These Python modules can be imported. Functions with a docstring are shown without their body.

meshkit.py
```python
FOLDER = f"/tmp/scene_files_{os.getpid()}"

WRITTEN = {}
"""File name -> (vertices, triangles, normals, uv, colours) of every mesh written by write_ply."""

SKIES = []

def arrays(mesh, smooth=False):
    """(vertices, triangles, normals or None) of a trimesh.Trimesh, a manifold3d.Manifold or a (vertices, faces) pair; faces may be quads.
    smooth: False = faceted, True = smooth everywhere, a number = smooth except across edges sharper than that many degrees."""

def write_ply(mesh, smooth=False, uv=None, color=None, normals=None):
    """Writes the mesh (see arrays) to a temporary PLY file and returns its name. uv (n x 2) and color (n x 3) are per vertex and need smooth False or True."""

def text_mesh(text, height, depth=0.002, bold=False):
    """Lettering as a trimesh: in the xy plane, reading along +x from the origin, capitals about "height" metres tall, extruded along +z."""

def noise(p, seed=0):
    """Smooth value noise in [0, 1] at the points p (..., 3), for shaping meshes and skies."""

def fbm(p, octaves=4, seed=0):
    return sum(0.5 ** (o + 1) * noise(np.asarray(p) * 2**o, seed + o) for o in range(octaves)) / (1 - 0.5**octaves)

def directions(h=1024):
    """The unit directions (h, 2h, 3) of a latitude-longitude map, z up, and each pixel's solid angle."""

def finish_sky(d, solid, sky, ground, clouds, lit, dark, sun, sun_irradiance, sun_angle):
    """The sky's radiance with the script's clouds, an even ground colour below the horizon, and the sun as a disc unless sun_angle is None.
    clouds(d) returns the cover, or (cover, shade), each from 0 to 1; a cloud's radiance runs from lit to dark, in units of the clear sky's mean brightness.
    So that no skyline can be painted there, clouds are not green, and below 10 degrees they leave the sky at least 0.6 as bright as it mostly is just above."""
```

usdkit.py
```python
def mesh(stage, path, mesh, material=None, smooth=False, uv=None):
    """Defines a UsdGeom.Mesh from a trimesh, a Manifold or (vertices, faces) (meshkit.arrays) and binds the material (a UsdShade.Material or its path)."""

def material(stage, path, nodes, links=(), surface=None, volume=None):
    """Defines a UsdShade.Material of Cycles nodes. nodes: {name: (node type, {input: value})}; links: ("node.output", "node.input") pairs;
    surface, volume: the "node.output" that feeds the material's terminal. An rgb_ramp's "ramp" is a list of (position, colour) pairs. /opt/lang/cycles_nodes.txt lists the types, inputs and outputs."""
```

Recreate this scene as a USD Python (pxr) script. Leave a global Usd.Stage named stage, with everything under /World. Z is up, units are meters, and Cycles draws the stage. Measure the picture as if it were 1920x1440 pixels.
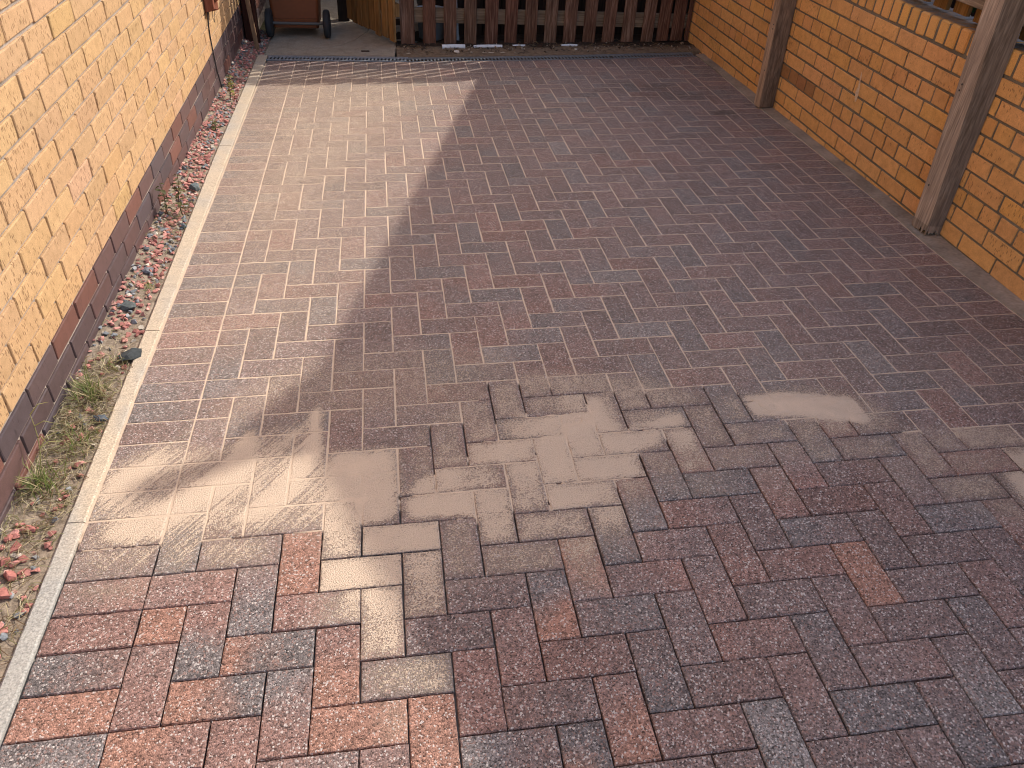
import math
import numpy as np
from scipy.ndimage import gaussian_filter, map_coordinates
from scipy.spatial import ConvexHull
from shapely.geometry import Polygon
import shapely
import trimesh
import usdkit, meshkit
from pxr import Usd, UsdGeom, UsdLux, UsdShade, Sdf, Gf, Vt

# ------------------------------------------------------------------ stage, camera, light
stage = Usd.Stage.CreateInMemory()
UsdGeom.SetStageUpAxis(stage, 'Z')
UsdGeom.SetStageMetersPerUnit(stage, 1.0)
UsdGeom.Xform.Define(stage, '/World')
UsdGeom.Scope.Define(stage, '/World/Looks')
T = Sdf.ValueTypeNames

CAM = np.array([0.60529512, -4.91898197, 1.63785205])
CR = np.array([0.98834689, -0.14247961, 0.05357216])
CU = np.array([0.04498745, 0.6096345, 0.79140502])
CF = np.array([0.14541852, 0.77977262, -0.60894016])
FPX = 1469.4                                   # focal length in pixels of a 1920 wide picture
cam = UsdGeom.Camera.Define(stage, '/World/camera')
cam.CreateHorizontalApertureAttr(36.0)
cam.CreateVerticalApertureAttr(27.0)
cam.CreateFocalLengthAttr(36.0 * FPX / 1920.0)
cam.CreateClippingRangeAttr(Gf.Vec2f(0.05, 1000.0))
cam.CreateExposureAttr(1.05)
m = Gf.Matrix4d(*CR, 0, *CU, 0, *(-CF), 0, *CAM, 1)
UsdGeom.Xformable(cam).AddTransformOp().Set(m)

SHADOW_K = 1.22                                # shadow length of a metre of height
AZ = math.radians(27.6)                        # direction of the sun on the ground, from +x towards +y
SUN_EL = math.atan(1.0 / SHADOW_K)
SUN = np.array([math.cos(AZ) * math.cos(SUN_EL), math.sin(AZ) * math.cos(SUN_EL), math.sin(SUN_EL)])
sky_mat = usdkit.material(stage, '/World/Looks/sky_air', {
    'sky': ('sky_texture', {'sky_type': 'single_scattering', 'sun_disc': False, 'sun_elevation': SUN_EL,
                            'sun_rotation': math.atan2(SUN[0], SUN[1]), 'altitude': 60.0, 'air_density': 1.0,
                            'aerosol_density': 2.2, 'ozone_density': 1.0}),
    'bg': ('background_shader', {'strength': 0.15})}, [('sky.color', 'bg.color')], surface='bg.background')
dome = UsdLux.DomeLight.Define(stage, '/World/sky')
UsdShade.MaterialBindingAPI.Apply(dome.GetPrim()).Bind(sky_mat)
dome.GetPrim().SetCustomDataByKey('kind', 'structure')
sun = UsdLux.DistantLight.Define(stage, '/World/sun')
sun.CreateNormalizeAttr(True)
sun.CreateIntensityAttr(0.52)
sun.CreateAngleAttr(0.47)
sun.CreateColorAttr(Gf.Vec3f(1.0, 0.965, 0.885))
zx = np.cross([0, 0, 1.0], SUN); zx /= np.linalg.norm(zx)
zy = np.cross(SUN, zx)
UsdGeom.Xformable(sun).AddTransformOp().Set(Gf.Matrix4d(*zx, 0, *zy, 0, *SUN, 0, 0, 0, 8, 1))

# ------------------------------------------------------------------ helpers
# the paving falls about 2 % towards the drain and across: M turns coordinates of its own plane into level ones
M = np.array([[0.9997203982433605, 0.0, 0.02364583126339751],
              [0.00046519042573583654, 0.999806462825807, -0.019667752530887653],
              [-0.023641254916033347, 0.019673253207043162, 0.9995269151825011]])


def pv(p):
    return np.asarray(p, float) @ M


used = {}


def path_for(parent, name):
    base = parent + '/' + name
    n = used.get(base, 0)
    used[base] = n + 1
    return base if n == 0 else f'{base}_{n:03d}'


def rng(seed):
    return np.random.default_rng(seed)


def tagp(prim, label=None, cat=None, group=None, kind=None):
    for k, v in (('label', label), ('category', cat), ('group', group), ('kind', kind)):
        if v:
            prim.SetCustomDataByKey(k, v)
    return prim


bases = {}


def thing(name, base, label=None, cat=None, group=None, kind=None):
    p = path_for('/World', name)
    x = UsdGeom.Xform.Define(stage, p)
    x.AddTranslateOp().Set(Gf.Vec3d(*map(float, base)))
    bases[p] = np.array(base, float)
    tagp(x.GetPrim(), label, cat, group, kind)
    return p


def put(parent, name, VF, mat, tint=None, dust=None, smooth=False, label=None, cat=None, group=None, kind=None, aux=None):
    """One mesh prim, given in world coordinates, under parent (a path) or /World."""
    parent = parent or '/World'
    p = path_for(parent, name)
    V, F = VF[0], VF[1]
    base = bases.get(parent)
    V = np.asarray(V, float)
    if base is not None:
        V = V - base
    bases[p] = base if base is not None else np.zeros(3)
    mesh = usdkit.mesh(stage, p, (V, np.asarray(F, int)), mat, smooth=smooth)
    api = UsdGeom.PrimvarsAPI(mesh)
    if tint is not None:
        t = np.asarray(tint, np.float32)
        if t.ndim == 1:
            t = np.repeat(t[None], len(V), 0)
        api.CreatePrimvar('tint', T.Color3fArray, 'vertex').Set(Vt.Vec3fArray.FromNumpy(np.ascontiguousarray(t)))
    if dust is not None:
        api.CreatePrimvar('dust', T.FloatArray, 'vertex').Set(Vt.FloatArray.FromNumpy(np.asarray(dust, np.float32)))
    if aux is not None:
        api.CreatePrimvar('streak', T.FloatArray, 'vertex').Set(Vt.FloatArray.FromNumpy(np.asarray(aux, np.float32)))
    tagp(mesh.GetPrim(), label, cat, group, kind)
    return p


def join(parts):
    V, F, n = [], [], 0
    for v, f in parts:
        V.append(v); F.append(np.asarray(f) + n); n += len(v)
    return np.vstack(V), np.vstack(F)


# chamfered box: 24 vertices, 44 triangles
def _cb():
    S = np.array([[x, y, z] for x in (-1, 1) for y in (-1, 1) for z in (-1, 1)], float)
    h = ConvexHull(np.vstack([S * [1, .8, .8], S * [.8, 1, .8], S * [.8, .8, 1]]))
    f = h.simplices.copy(); V = np.vstack([S] * 3)
    P = h.points
    for k, t in enumerate(f):
        nn = np.cross(P[t[1]] - P[t[0]], P[t[2]] - P[t[0]])
        if nn @ h.equations[k][:3] < 0:
            f[k] = t[::-1]
    return V, np.repeat(np.eye(3), 8, 0), f


CB_S, CB_A, CB_F = _cb()


def cbox(lo, hi, ch=0.003, jit=0.0, r=None):
    lo, hi = np.asarray(lo, float), np.asarray(hi, float)
    c, h = (lo + hi) / 2, (hi - lo) / 2
    ch = min(ch, h.min() * 0.6)
    V = c + CB_S * (h - ch * (1 - CB_A))
    if jit and r is not None:
        V = V + r.normal(0, jit, V.shape)
    return V, CB_F


def loft_box(b, t, ch=0.004):
    """A squared timber from four bottom corners to four top corners (counterclockwise seen from above), with small chamfers."""
    b, t = np.asarray(b, float), np.asarray(t, float)
    def ring(q):
        out = []
        for k in range(4):
            a, p, n = q[k], q[k - 1], q[(k + 1) % 4]
            out += [a + (p - a) / np.linalg.norm(p - a) * ch, a + (n - a) / np.linalg.norm(n - a) * ch]
        return np.array(out)
    n = 6
    rows = [ring(b + (t - b) * s) for s in np.linspace(0, 1, n)]
    V = np.vstack(rows); F = []
    for i in range(n - 1):
        for k in range(8):
            a, c = i * 8 + k, i * 8 + (k + 1) % 8
            F += [[a, c, c + 8], [a, c + 8, a + 8]]
    for k in range(1, 7):
        F += [[0, k + 1, k], [(n - 1) * 8, (n - 1) * 8 + k, (n - 1) * 8 + k + 1]]
    return V, np.array(F)


def tube(pts, rad, n=7):
    pts = np.asarray(pts, float)
    rad = np.broadcast_to(rad, (len(pts),))
    d = np.gradient(pts, axis=0); d /= np.linalg.norm(d, axis=1, keepdims=True) + 1e-12
    up = np.array([0, 0, 1.0]) if abs(d[0][2]) < .9 else np.array([1.0, 0, 0])
    V = []
    for p, t, r_ in zip(pts, d, rad):
        a = np.cross(t, up); a /= np.linalg.norm(a) + 1e-12
        b = np.cross(t, a)
        ang = np.linspace(0, 2 * np.pi, n, endpoint=False)
        V.append(p + r_ * (np.cos(ang)[:, None] * a + np.sin(ang)[:, None] * b))
    V = np.vstack(V); F = []
    for i in range(len(pts) - 1):
        for k in range(n):
            a, c = i * n + k, i * n + (k + 1) % n
            F += [[a, a + n, c + n], [a, c + n, c]]
    e = (len(pts) - 1) * n
    for k in range(1, n - 1):
        F += [[0, k, k + 1], [e, e + k + 1, e + k]]
    return V, np.array(F)


def lathe(prof, n=24, axis=2, c=(0, 0, 0)):
    prof = np.asarray(prof, float)
    ang = np.linspace(0, 2 * np.pi, n, endpoint=False)
    V = np.vstack([np.stack([r_ * np.cos(ang), r_ * np.sin(ang), np.full(n, z)], 1) for r_, z in prof])
    F = []
    for i in range(len(prof) - 1):
        for k in range(n):
            a, b = i * n + k, i * n + (k + 1) % n
            F += [[a, b, b + n], [a, b + n, a + n]]
    if axis == 0:
        V = V[:, [2, 0, 1]]
    return V + np.asarray(c, float), np.array(F)


def sheet(xs, ys, zf):
    X, Y = np.meshgrid(xs, ys)
    Z = zf(X, Y)
    V = np.stack([X, Y, Z], -1).reshape(-1, 3)
    nx = len(xs)
    i, j = np.meshgrid(np.arange(nx - 1), np.arange(len(ys) - 1))
    a = (j * nx + i).ravel()
    F = np.vstack([np.stack([a, a + 1, a + nx + 1], 1), np.stack([a, a + nx + 1, a + nx], 1)])
    return V, F


def prism(poly, z0, z1):
    mm = trimesh.creation.extrude_polygon(Polygon(poly), z1 - z0, engine='earcut')
    V = np.array(mm.vertices); V[:, 2] += z0
    return V, np.array(mm.faces)


def fbm2(x, y, s, seed=0, o=4):
    return meshkit.fbm(np.stack([np.asarray(x) * s, np.asarray(y) * s, np.zeros_like(np.asarray(x, float))], -1), o, seed)


_k = np.sqrt(np.clip(1 / FPX ** 2, 0, 1))


def project(P):
    d = np.atleast_2d(P) - CAM
    z = d @ CF
    zz = np.where(np.abs(z) < 1e-6, 1e-6, z)
    return np.stack([960 + FPX * (d @ CR) / zz, 720 - FPX * (d @ CU) / zz, z], -1)


# ------------------------------------------------------------------ materials
L = '/World/Looks/'
SAND = (0.575, 0.44, 0.325)


def mat(name, nodes, links, surface='p.BSDF'):
    return usdkit.material(stage, L + name, nodes, links, surface=surface)


mat_paver = mat('paver_concrete', {
    'tint': ('attribute', {'attribute': 'tint'}), 'dust': ('attribute', {'attribute': 'dust'}), 'streak': ('attribute', {'attribute': 'streak'}),
    'geo': ('geometry', {}),
    'cell': ('voronoi_texture', {'scale': 310.0}), 'sep': ('separate_color', {}),
    'cell2': ('voronoi_texture', {'scale': 250.0}), 'sep2': ('separate_color', {}),
    'grain': ('rgb_ramp', {'ramp': [(0, (.26,) * 3), (.14, (.54,) * 3), (.40, (.90,) * 3), (.75, (1.14,) * 3), (1, (1.75,) * 3)]}),
    'mott': ('noise_texture', {'scale': 34.0, 'detail': 4.0, 'roughness': .65}),
    'mottr': ('rgb_ramp', {'ramp': [(.25, (.74,) * 3), (.5, (1.0,) * 3), (.78, (1.26,) * 3)]}),
    'mul': ('mix', {'mix_type': 'multiply', 'fac': 1.0}), 'mul2': ('mix', {'mix_type': 'multiply', 'fac': 1.0}),
    'isred': ('math', {'math_type': 'greater_than', 'value2': .86}), 'redf': ('math', {'math_type': 'multiply', 'value2': .4}),
    'red': ('mix', {'color2': (.36, .19, .145)}),
    'isw': ('math', {'math_type': 'greater_than', 'value2': .965}), 'isw2': ('math', {'math_type': 'greater_than', 'value2': .957}),
    'isws': ('math', {'math_type': 'maximum'}),
    'wf': ('math', {'math_type': 'multiply', 'value2': .66}),
    'spk': ('mix', {'color2': (.62, .55, .50)}),
    # dust: sand lies first in the pits between the grains
    'dn': ('noise_texture', {'scale': 215.0, 'detail': 3.0, 'roughness': .7}),
    'dn2': ('noise_texture', {'scale': 26.0, 'detail': 5.0, 'roughness': .62}),
    'smap': ('mapping', {'mapping_type': 'texture', 'rotation': (0, 0, .93), 'scale': (.22, .0062, .05)}),
    'sn': ('noise_texture', {'scale': 1.0, 'detail': 2.0, 'distortion': .6}),
    'sns': ('math', {'math_type': 'subtract', 'value2': .5}),
    'snm': ('math', {'math_type': 'multiply'}), 'snm2': ('math', {'math_type': 'multiply', 'value2': 1.2}),
    'a1': ('math', {'math_type': 'subtract', 'value2': .5}), 'a2': ('math', {'math_type': 'multiply', 'value2': 2.0}),
    'b1': ('math', {'math_type': 'subtract', 'value2': .5}), 'b2': ('math', {'math_type': 'multiply', 'value2': .45}),
    's1': ('math', {'math_type': 'add'}), 's2': ('math', {'math_type': 'add'}), 's3': ('math', {'math_type': 'add'}),
    'mask': ('map_range', {'from_min': .44, 'from_max': .62, 'to_min': 0.0, 'to_max': 1.0, 'clamp': True}),
    'film': ('math', {'math_type': 'multiply', 'value2': .55}), 'mx': ('math', {'math_type': 'maximum', 'use_clamp': True}),
    'scol': ('noise_texture', {'scale': 300.0, 'detail': 2.0}),
    'sramp': ('rgb_ramp', {'ramp': [(.2, tuple(c * .82 for c in SAND)), (.5, SAND), (.85, tuple(c * 1.12 for c in SAND))]}),
    'sand': ('mix', {}),
    'hsum': ('math', {'math_type': 'add'}), 'hinv': ('math', {'math_type': 'multiply', 'value2': -1.0}),
    'bump': ('bump', {'strength': .8, 'distance': .0024}),
    'p': ('principled_bsdf', {'roughness': .88, 'specular_ior_level': .28})},
    [('geo.position', 'cell.vector'), ('geo.position', 'cell2.vector'), ('geo.position', 'mott.vector'), ('geo.position', 'dn.vector'), ('geo.position', 'dn2.vector'), ('geo.position', 'scol.vector'),
     ('cell.color', 'sep.color'), ('cell2.color', 'sep2.color'), ('sep.r', 'grain.fac'), ('mott.fac', 'mottr.fac'),
     ('tint.color', 'mul.color1'), ('grain.color', 'mul.color2'), ('mul.color', 'mul2.color1'), ('mottr.color', 'mul2.color2'),
     ('sep2.g', 'isred.value1'), ('isred.value', 'redf.value1'), ('redf.value', 'red.fac'), ('mul2.color', 'red.color1'),
     ('sep.g', 'isw.value1'), ('sep2.b', 'isw2.value1'), ('isw.value', 'isws.value1'), ('isw2.value', 'isws.value2'), ('isws.value', 'wf.value1'), ('wf.value', 'spk.fac'), ('red.color', 'spk.color1'),
     ('geo.position', 'smap.vector'), ('smap.vector', 'sn.vector'), ('sn.fac', 'sns.value1'), ('sns.value', 'snm.value1'), ('streak.fac', 'snm.value2'), ('snm.value', 'snm2.value1'),
     ('dn.fac', 'a1.value1'), ('a1.value', 'a2.value1'), ('dn2.fac', 'b1.value1'), ('b1.value', 'b2.value1'),
     ('dust.fac', 's1.value1'), ('a2.value', 's1.value2'), ('s1.value', 's2.value1'), ('b2.value', 's2.value2'), ('s2.value', 's3.value1'), ('snm2.value', 's3.value2'),
     ('s3.value', 'mask.value'), ('dust.fac', 'film.value1'), ('mask.result', 'mx.value1'), ('film.value', 'mx.value2'),
     ('scol.fac', 'sramp.fac'), ('mx.value', 'sand.fac'), ('spk.color', 'sand.color1'), ('sramp.color', 'sand.color2'),
     ('cell.distance', 'hinv.value1'), ('hinv.value', 'hsum.value1'), ('mask.result', 'hsum.value2'),
     ('hsum.value', 'bump.height'), ('bump.normal', 'p.normal'), ('sand.color', 'p.base_color')])

mat_sand = mat('dry_sand', {
    'geo': ('geometry', {}), 'n': ('noise_texture', {'scale': 320.0, 'detail': 3.0, 'roughness': .7}), 'n2': ('noise_texture', {'scale': 14.0, 'detail': 3.0}),
    'r': ('rgb_ramp', {'ramp': [(.2, tuple(c * .8 for c in SAND)), (.5, SAND), (.85, tuple(c * 1.13 for c in SAND))]}),
    'r2': ('rgb_ramp', {'ramp': [(.3, (.9, .9, .9)), (.7, (1.06, 1.05, 1.04))]}), 'm': ('mix', {'mix_type': 'multiply', 'fac': 1.0}),
    'b': ('bump', {'strength': .3, 'distance': .001}), 'p': ('principled_bsdf', {'roughness': .95, 'specular_ior_level': .15})},
    [('geo.position', 'n.vector'), ('geo.position', 'n2.vector'), ('n.fac', 'r.fac'), ('n2.fac', 'r2.fac'), ('r.color', 'm.color1'), ('r2.color', 'm.color2'), ('m.color', 'p.base_color'), ('n.fac', 'b.height'), ('b.normal', 'p.normal')])


def brick_mat(name, rough, pit_col, pit_amount, spec=.3, bump=.5):
    """Drag-wired brick: short vertical gouges over a mottled body colour (from the mesh)."""
    return mat(name, {
        'tint': ('attribute', {'attribute': 'tint'}), 'geo': ('geometry', {}),
        'map': ('mapping', {'scale': (165.0, 165.0, 46.0)}),
        'v': ('voronoi_texture', {'scale': 1.0, 'randomness': 1.0}), 'sep': ('separate_color', {}),
        'gate': ('math', {'math_type': 'greater_than', 'value2': 1 - pit_amount}),
        'near': ('map_range', {'from_min': .22, 'from_max': .40, 'to_min': 1.0, 'to_max': 0.0, 'clamp': True}),
        'pit': ('math', {'math_type': 'multiply'}), 'pf': ('math', {'math_type': 'multiply', 'value2': .8}),
        'n': ('noise_texture', {'scale': 30.0, 'detail': 6.0, 'roughness': .65}), 'nr': ('rgb_ramp', {'ramp': [(.25, (.80, .78, .74)), (.5, (1, 1, 1)), (.75, (1.14, 1.14, 1.16))]}),
        'n3': ('noise_texture', {'scale': 330.0, 'detail': 2.0}), 'n3r': ('rgb_ramp', {'ramp': [(.3, (.82, .82, .82)), (.7, (1.12, 1.12, 1.12))]}),
        'm1': ('mix', {'mix_type': 'multiply', 'fac': 1.0}), 'm2': ('mix', {'mix_type': 'multiply', 'fac': 1.0}), 'm3': ('mix', {'color2': pit_col}),
        'hi': ('math', {'math_type': 'multiply', 'value2': -1.0}), 'hs': ('math', {'math_type': 'multiply', 'value2': .25}), 'h': ('math', {'math_type': 'add'}),
        'b': ('bump', {'strength': bump, 'distance': .002}), 'p': ('principled_bsdf', {'roughness': rough, 'specular_ior_level': spec})},
        [('geo.position', 'map.vector'), ('map.vector', 'v.vector'), ('v.color', 'sep.color'), ('sep.r', 'gate.value1'), ('v.distance', 'near.value'), ('gate.value', 'pit.value1'), ('near.result', 'pit.value2'), ('pit.value', 'pf.value1'),
         ('geo.position', 'n.vector'), ('geo.position', 'n3.vector'), ('n.fac', 'nr.fac'), ('n3.fac', 'n3r.fac'), ('tint.color', 'm1.color1'), ('nr.color', 'm1.color2'), ('m1.color', 'm2.color1'), ('n3r.color', 'm2.color2'),
         ('m2.color', 'm3.color1'), ('pf.value', 'm3.fac'), ('m3.color', 'p.base_color'), ('pit.value', 'hi.value1'), ('n3.fac', 'hs.value1'), ('hi.value', 'h.value1'), ('hs.value', 'h.value2'), ('h.value', 'b.height'), ('b.normal', 'p.normal')])


mat_buff = brick_mat('buff_brick', .82, (.15, .075, .035), .30)
mat_dark_brick = brick_mat('plum_engineering_brick', .5, (.05, .03, .03), .03, spec=.3, bump=.15)


def noisy(name, c0, c1, scale, rough=.9, spec=.2, bump=.4, dist=.003, stretch=(1, 1, 1), detail=6.0, scale2=0.0, lo=.3, hi=.7, tint=False):
    nodes = {'geo': ('geometry', {}), 'map': ('mapping', {'scale': stretch}), 'n': ('noise_texture', {'scale': scale, 'detail': detail, 'roughness': .65}),
             'r': ('rgb_ramp', {'ramp': [(lo, c0), (hi, c1)]}), 'b': ('bump', {'strength': bump, 'distance': dist}),
             'p': ('principled_bsdf', {'roughness': rough, 'specular_ior_level': spec})}
    links = [('geo.position', 'map.vector'), ('map.vector', 'n.vector'), ('n.fac', 'r.fac'), ('n.fac', 'b.height'), ('b.normal', 'p.normal')]
    last = 'r.color'
    if scale2:
        nodes['n2'] = ('noise_texture', {'scale': scale2, 'detail': 3.0})
        nodes['r2'] = ('rgb_ramp', {'ramp': [(.3, (.72, .72, .72)), (.7, (1.2, 1.2, 1.2))]})
        nodes['mm'] = ('mix', {'mix_type': 'multiply', 'fac': 1.0})
        links += [('geo.position', 'n2.vector'), ('n2.fac', 'r2.fac'), (last, 'mm.color1'), ('r2.color', 'mm.color2')]
        last = 'mm.color'
    if tint:
        nodes['t'] = ('attribute', {'attribute': 'tint'})
        nodes['tm'] = ('mix', {'mix_type': 'multiply', 'fac': 1.0})
        links += [(last, 'tm.color1'), ('t.color', 'tm.color2')]
        last = 'tm.color'
    links.append((last, 'p.base_color'))
    return mat(name, nodes, links)


mat_mortar = noisy('house_mortar', (.25, .205, .17), (.40, .33, .275), 160.0, scale2=9.0, bump=.5, dist=.002)
mat_mortar2 = noisy('garden_wall_mortar', (.12, .098, .072), (.215, .175, .13), 150.0, scale2=8.0, bump=.5, dist=.002)
mat_fillet = noisy('cement_fillet', (.24, .195, .15), (.37, .31, .25), 60.0, scale2=6.0, bump=.5, dist=.004)
mat_kerb = noisy('kerb_concrete', (.30, .28, .25), (.55, .50, .43), 190.0, scale2=240.0, bump=.4, dist=.0015, tint=True)
mat_slab = noisy('path_concrete', (.30, .25, .19), (.42, .36, .28), 14.0, scale2=120.0, bump=.2, dist=.002)
mat_soil = noisy('dusty_soil', (.13, .095, .065), (.36, .28, .205), 38.0, scale2=260.0, bump=.7, dist=.006)
mat_soil_t = noisy('shade_tinted_soil', (.21, .155, .105), (.42, .325, .235), 38.0, scale2=260.0, bump=.7, dist=.006, tint=True)
mat_dark_soil = noisy('garden_soil', (.055, .04, .028), (.16, .115, .08), 30.0, scale2=180.0, bump=.8, dist=.01)
mat_ground = noisy('lawn_and_soil', (.05, .055, .025), (.13, .115, .06), 3.0, scale2=40.0, bump=.8, dist=.02)
mat_stone = noisy('crushed_stone', (.75, .75, .75), (1.25, 1.25, 1.25), 130.0, bump=.5, dist=.002, tint=True, rough=.85)
mat_leaf = mat('weed_leaf', {'t': ('attribute', {'attribute': 'tint'}), 'd': ('principled_bsdf', {'roughness': .6, 'specular_ior_level': .3}), 'tr': ('translucent_bsdf', {}), 'x': ('mix_closure', {'fac': .3})},
               [('t.color', 'd.base_color'), ('t.color', 'tr.color'), ('d.BSDF', 'x.closure1'), ('tr.BSDF', 'x.closure2')], surface='x.closure')


def wood(name, c0, c1, c2, axis=2, scale=1.0):
    st = [150.0, 150.0, 150.0]; st[axis] = 4.5
    st2 = [26.0, 26.0, 26.0]; st2[axis] = 4.0
    return mat(name, {
        'geo': ('geometry', {}), 'map': ('mapping', {'scale': tuple(s * scale for s in st)}), 'map2': ('mapping', {'scale': tuple(s * scale for s in st2)}),
        'n': ('noise_texture', {'scale': 1.0, 'detail': 6.0, 'roughness': .7, 'distortion': .4}), 'n2': ('noise_texture', {'scale': 1.0, 'detail': 5.0, 'roughness': .65}),
        'r': ('rgb_ramp', {'ramp': [(.28, c0), (.5, c1), (.72, c2)]}), 'r2': ('rgb_ramp', {'ramp': [(.3, (.62, .6, .58)), (.52, (1, 1, 1)), (.72, (1.35, 1.3, 1.25))]}),
        't': ('attribute', {'attribute': 'tint'}), 'm': ('mix', {'mix_type': 'multiply', 'fac': 1.0}), 'm2': ('mix', {'mix_type': 'multiply', 'fac': 1.0}),
        'b': ('bump', {'strength': .6, 'distance': .0025}), 'p': ('principled_bsdf', {'roughness': .85, 'specular_ior_level': .2})},
        [('geo.position', 'map.vector'), ('geo.position', 'map2.vector'), ('map.vector', 'n.vector'), ('map2.vector', 'n2.vector'), ('n.fac', 'r.fac'), ('n2.fac', 'r2.fac'), ('r.color', 'm.color1'), ('r2.color', 'm.color2'),
         ('m.color', 'm2.color1'), ('t.color', 'm2.color2'), ('m2.color', 'p.base_color'), ('n.fac', 'b.height'), ('b.normal', 'p.normal')])


mat_wood = wood('stained_picket_timber', (.05, .027, .018), (.125, .067, .044), (.30, .205, .155))
mat_wood_y = wood('bare_rail_timber_along_wall', (.12, .085, .06), (.24, .175, .125), (.36, .28, .21), axis=1)
mat_wood_x = wood('bare_rail_timber', (.10, .07, .045), (.20, .14, .095), (.31, .24, .175), axis=0)
mat_post = wood('weathered_post_timber', (.13, .10, .08), (.25, .19, .15), (.40, .32, .26))
mat_gate = wood('gate_timber', (.10, .055, .02), (.22, .125, .048), (.32, .20, .09))


def plain(name, c, rough=.6, spec=.4, metallic=0.0, var=.12, scale=40.0):
    return noisy(name, tuple(x * (1 - var) for x in c), tuple(x * (1 + var) for x in c), scale, rough=rough, spec=spec, bump=.08, dist=.001)


mat_drain = plain('drain_grey', (.19, .205, .225), .5)
mat_drain2 = plain('drain_grey_worn', (.15, .155, .16), .6)
mat_black = plain('black_void_plastic', (.02, .02, .022), .6)
mat_bin = plain('bin_plastic', (.17, .05, .017), .5)
mat_rubber = plain('black_rubber', (.022, .022, .024), .75)
mat_white = plain('white_plastic', (.62, .66, .70), .5)
mat_pebble = plain('pale_pebble', (.55, .50, .43), .8)
mat_cable = plain('black_cable', (.025, .022, .022), .5)
mat_red_timber = wood('red_brown_board', (.10, .03, .017), (.20, .065, .037), (.29, .115, .07))
mat_darkwood = wood('dark_creosoted_timber', (.018, .011, .008), (.04, .024, .017), (.07, .045, .03))
mat_tile = noisy('roof_tile', (.10, .055, .045), (.19, .10, .08), 12.0, scale2=90.0)
mat_far_brick = mat('far_brickwork', {'tc': ('geometry', {}), 'sp': ('separate_xyz', {}), 'cb': ('combine_xyz', {}),
                    'b': ('brick_texture', {'scale': 1.0, 'brick_width': .225, 'row_height': .075, 'mortar_size': .006, 'color1': (.46, .27, .12), 'color2': (.40, .22, .09), 'mortar': (.34, .29, .23)}),
                    'p': ('principled_bsdf', {'roughness': .9, 'specular_ior_level': .2})},
                    [('tc.position', 'sp.vector'), ('sp.y', 'cb.x'), ('sp.z', 'cb.y'), ('cb.vector', 'b.vector'), ('b.color', 'p.base_color')])
mat_glass = mat('window_glass', {'t': ('transparent_bsdf', {'color': (.6, .65, .65)}), 'g': ('glossy_bsdf', {'roughness': .02, 'color': (.9, .9, .9)}), 'f': ('fresnel', {'IOR': 1.5}), 'p': ('mix_closure', {})},
                [('f.fac', 'p.fac'), ('t.BSDF', 'p.closure1'), ('g.BSDF', 'p.closure2')], surface='p.closure')

# ------------------------------------------------------------------ sand: where it fills the joints and how thick it lies (paving coordinates)
GX0, GY0, GS = -0.40, -4.60, 0.008
GNX, GNY = int(3.6 / GS), int(5.8 / GS)


def raster(poly):
    p = Polygon(poly)
    x = GX0 + (np.arange(GNX) + .5) * GS; y = GY0 + (np.arange(GNY) + .5) * GS
    X, Y = np.meshgrid(x, y)
    return shapely.contains_xy(p, X, Y).astype(float)


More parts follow.
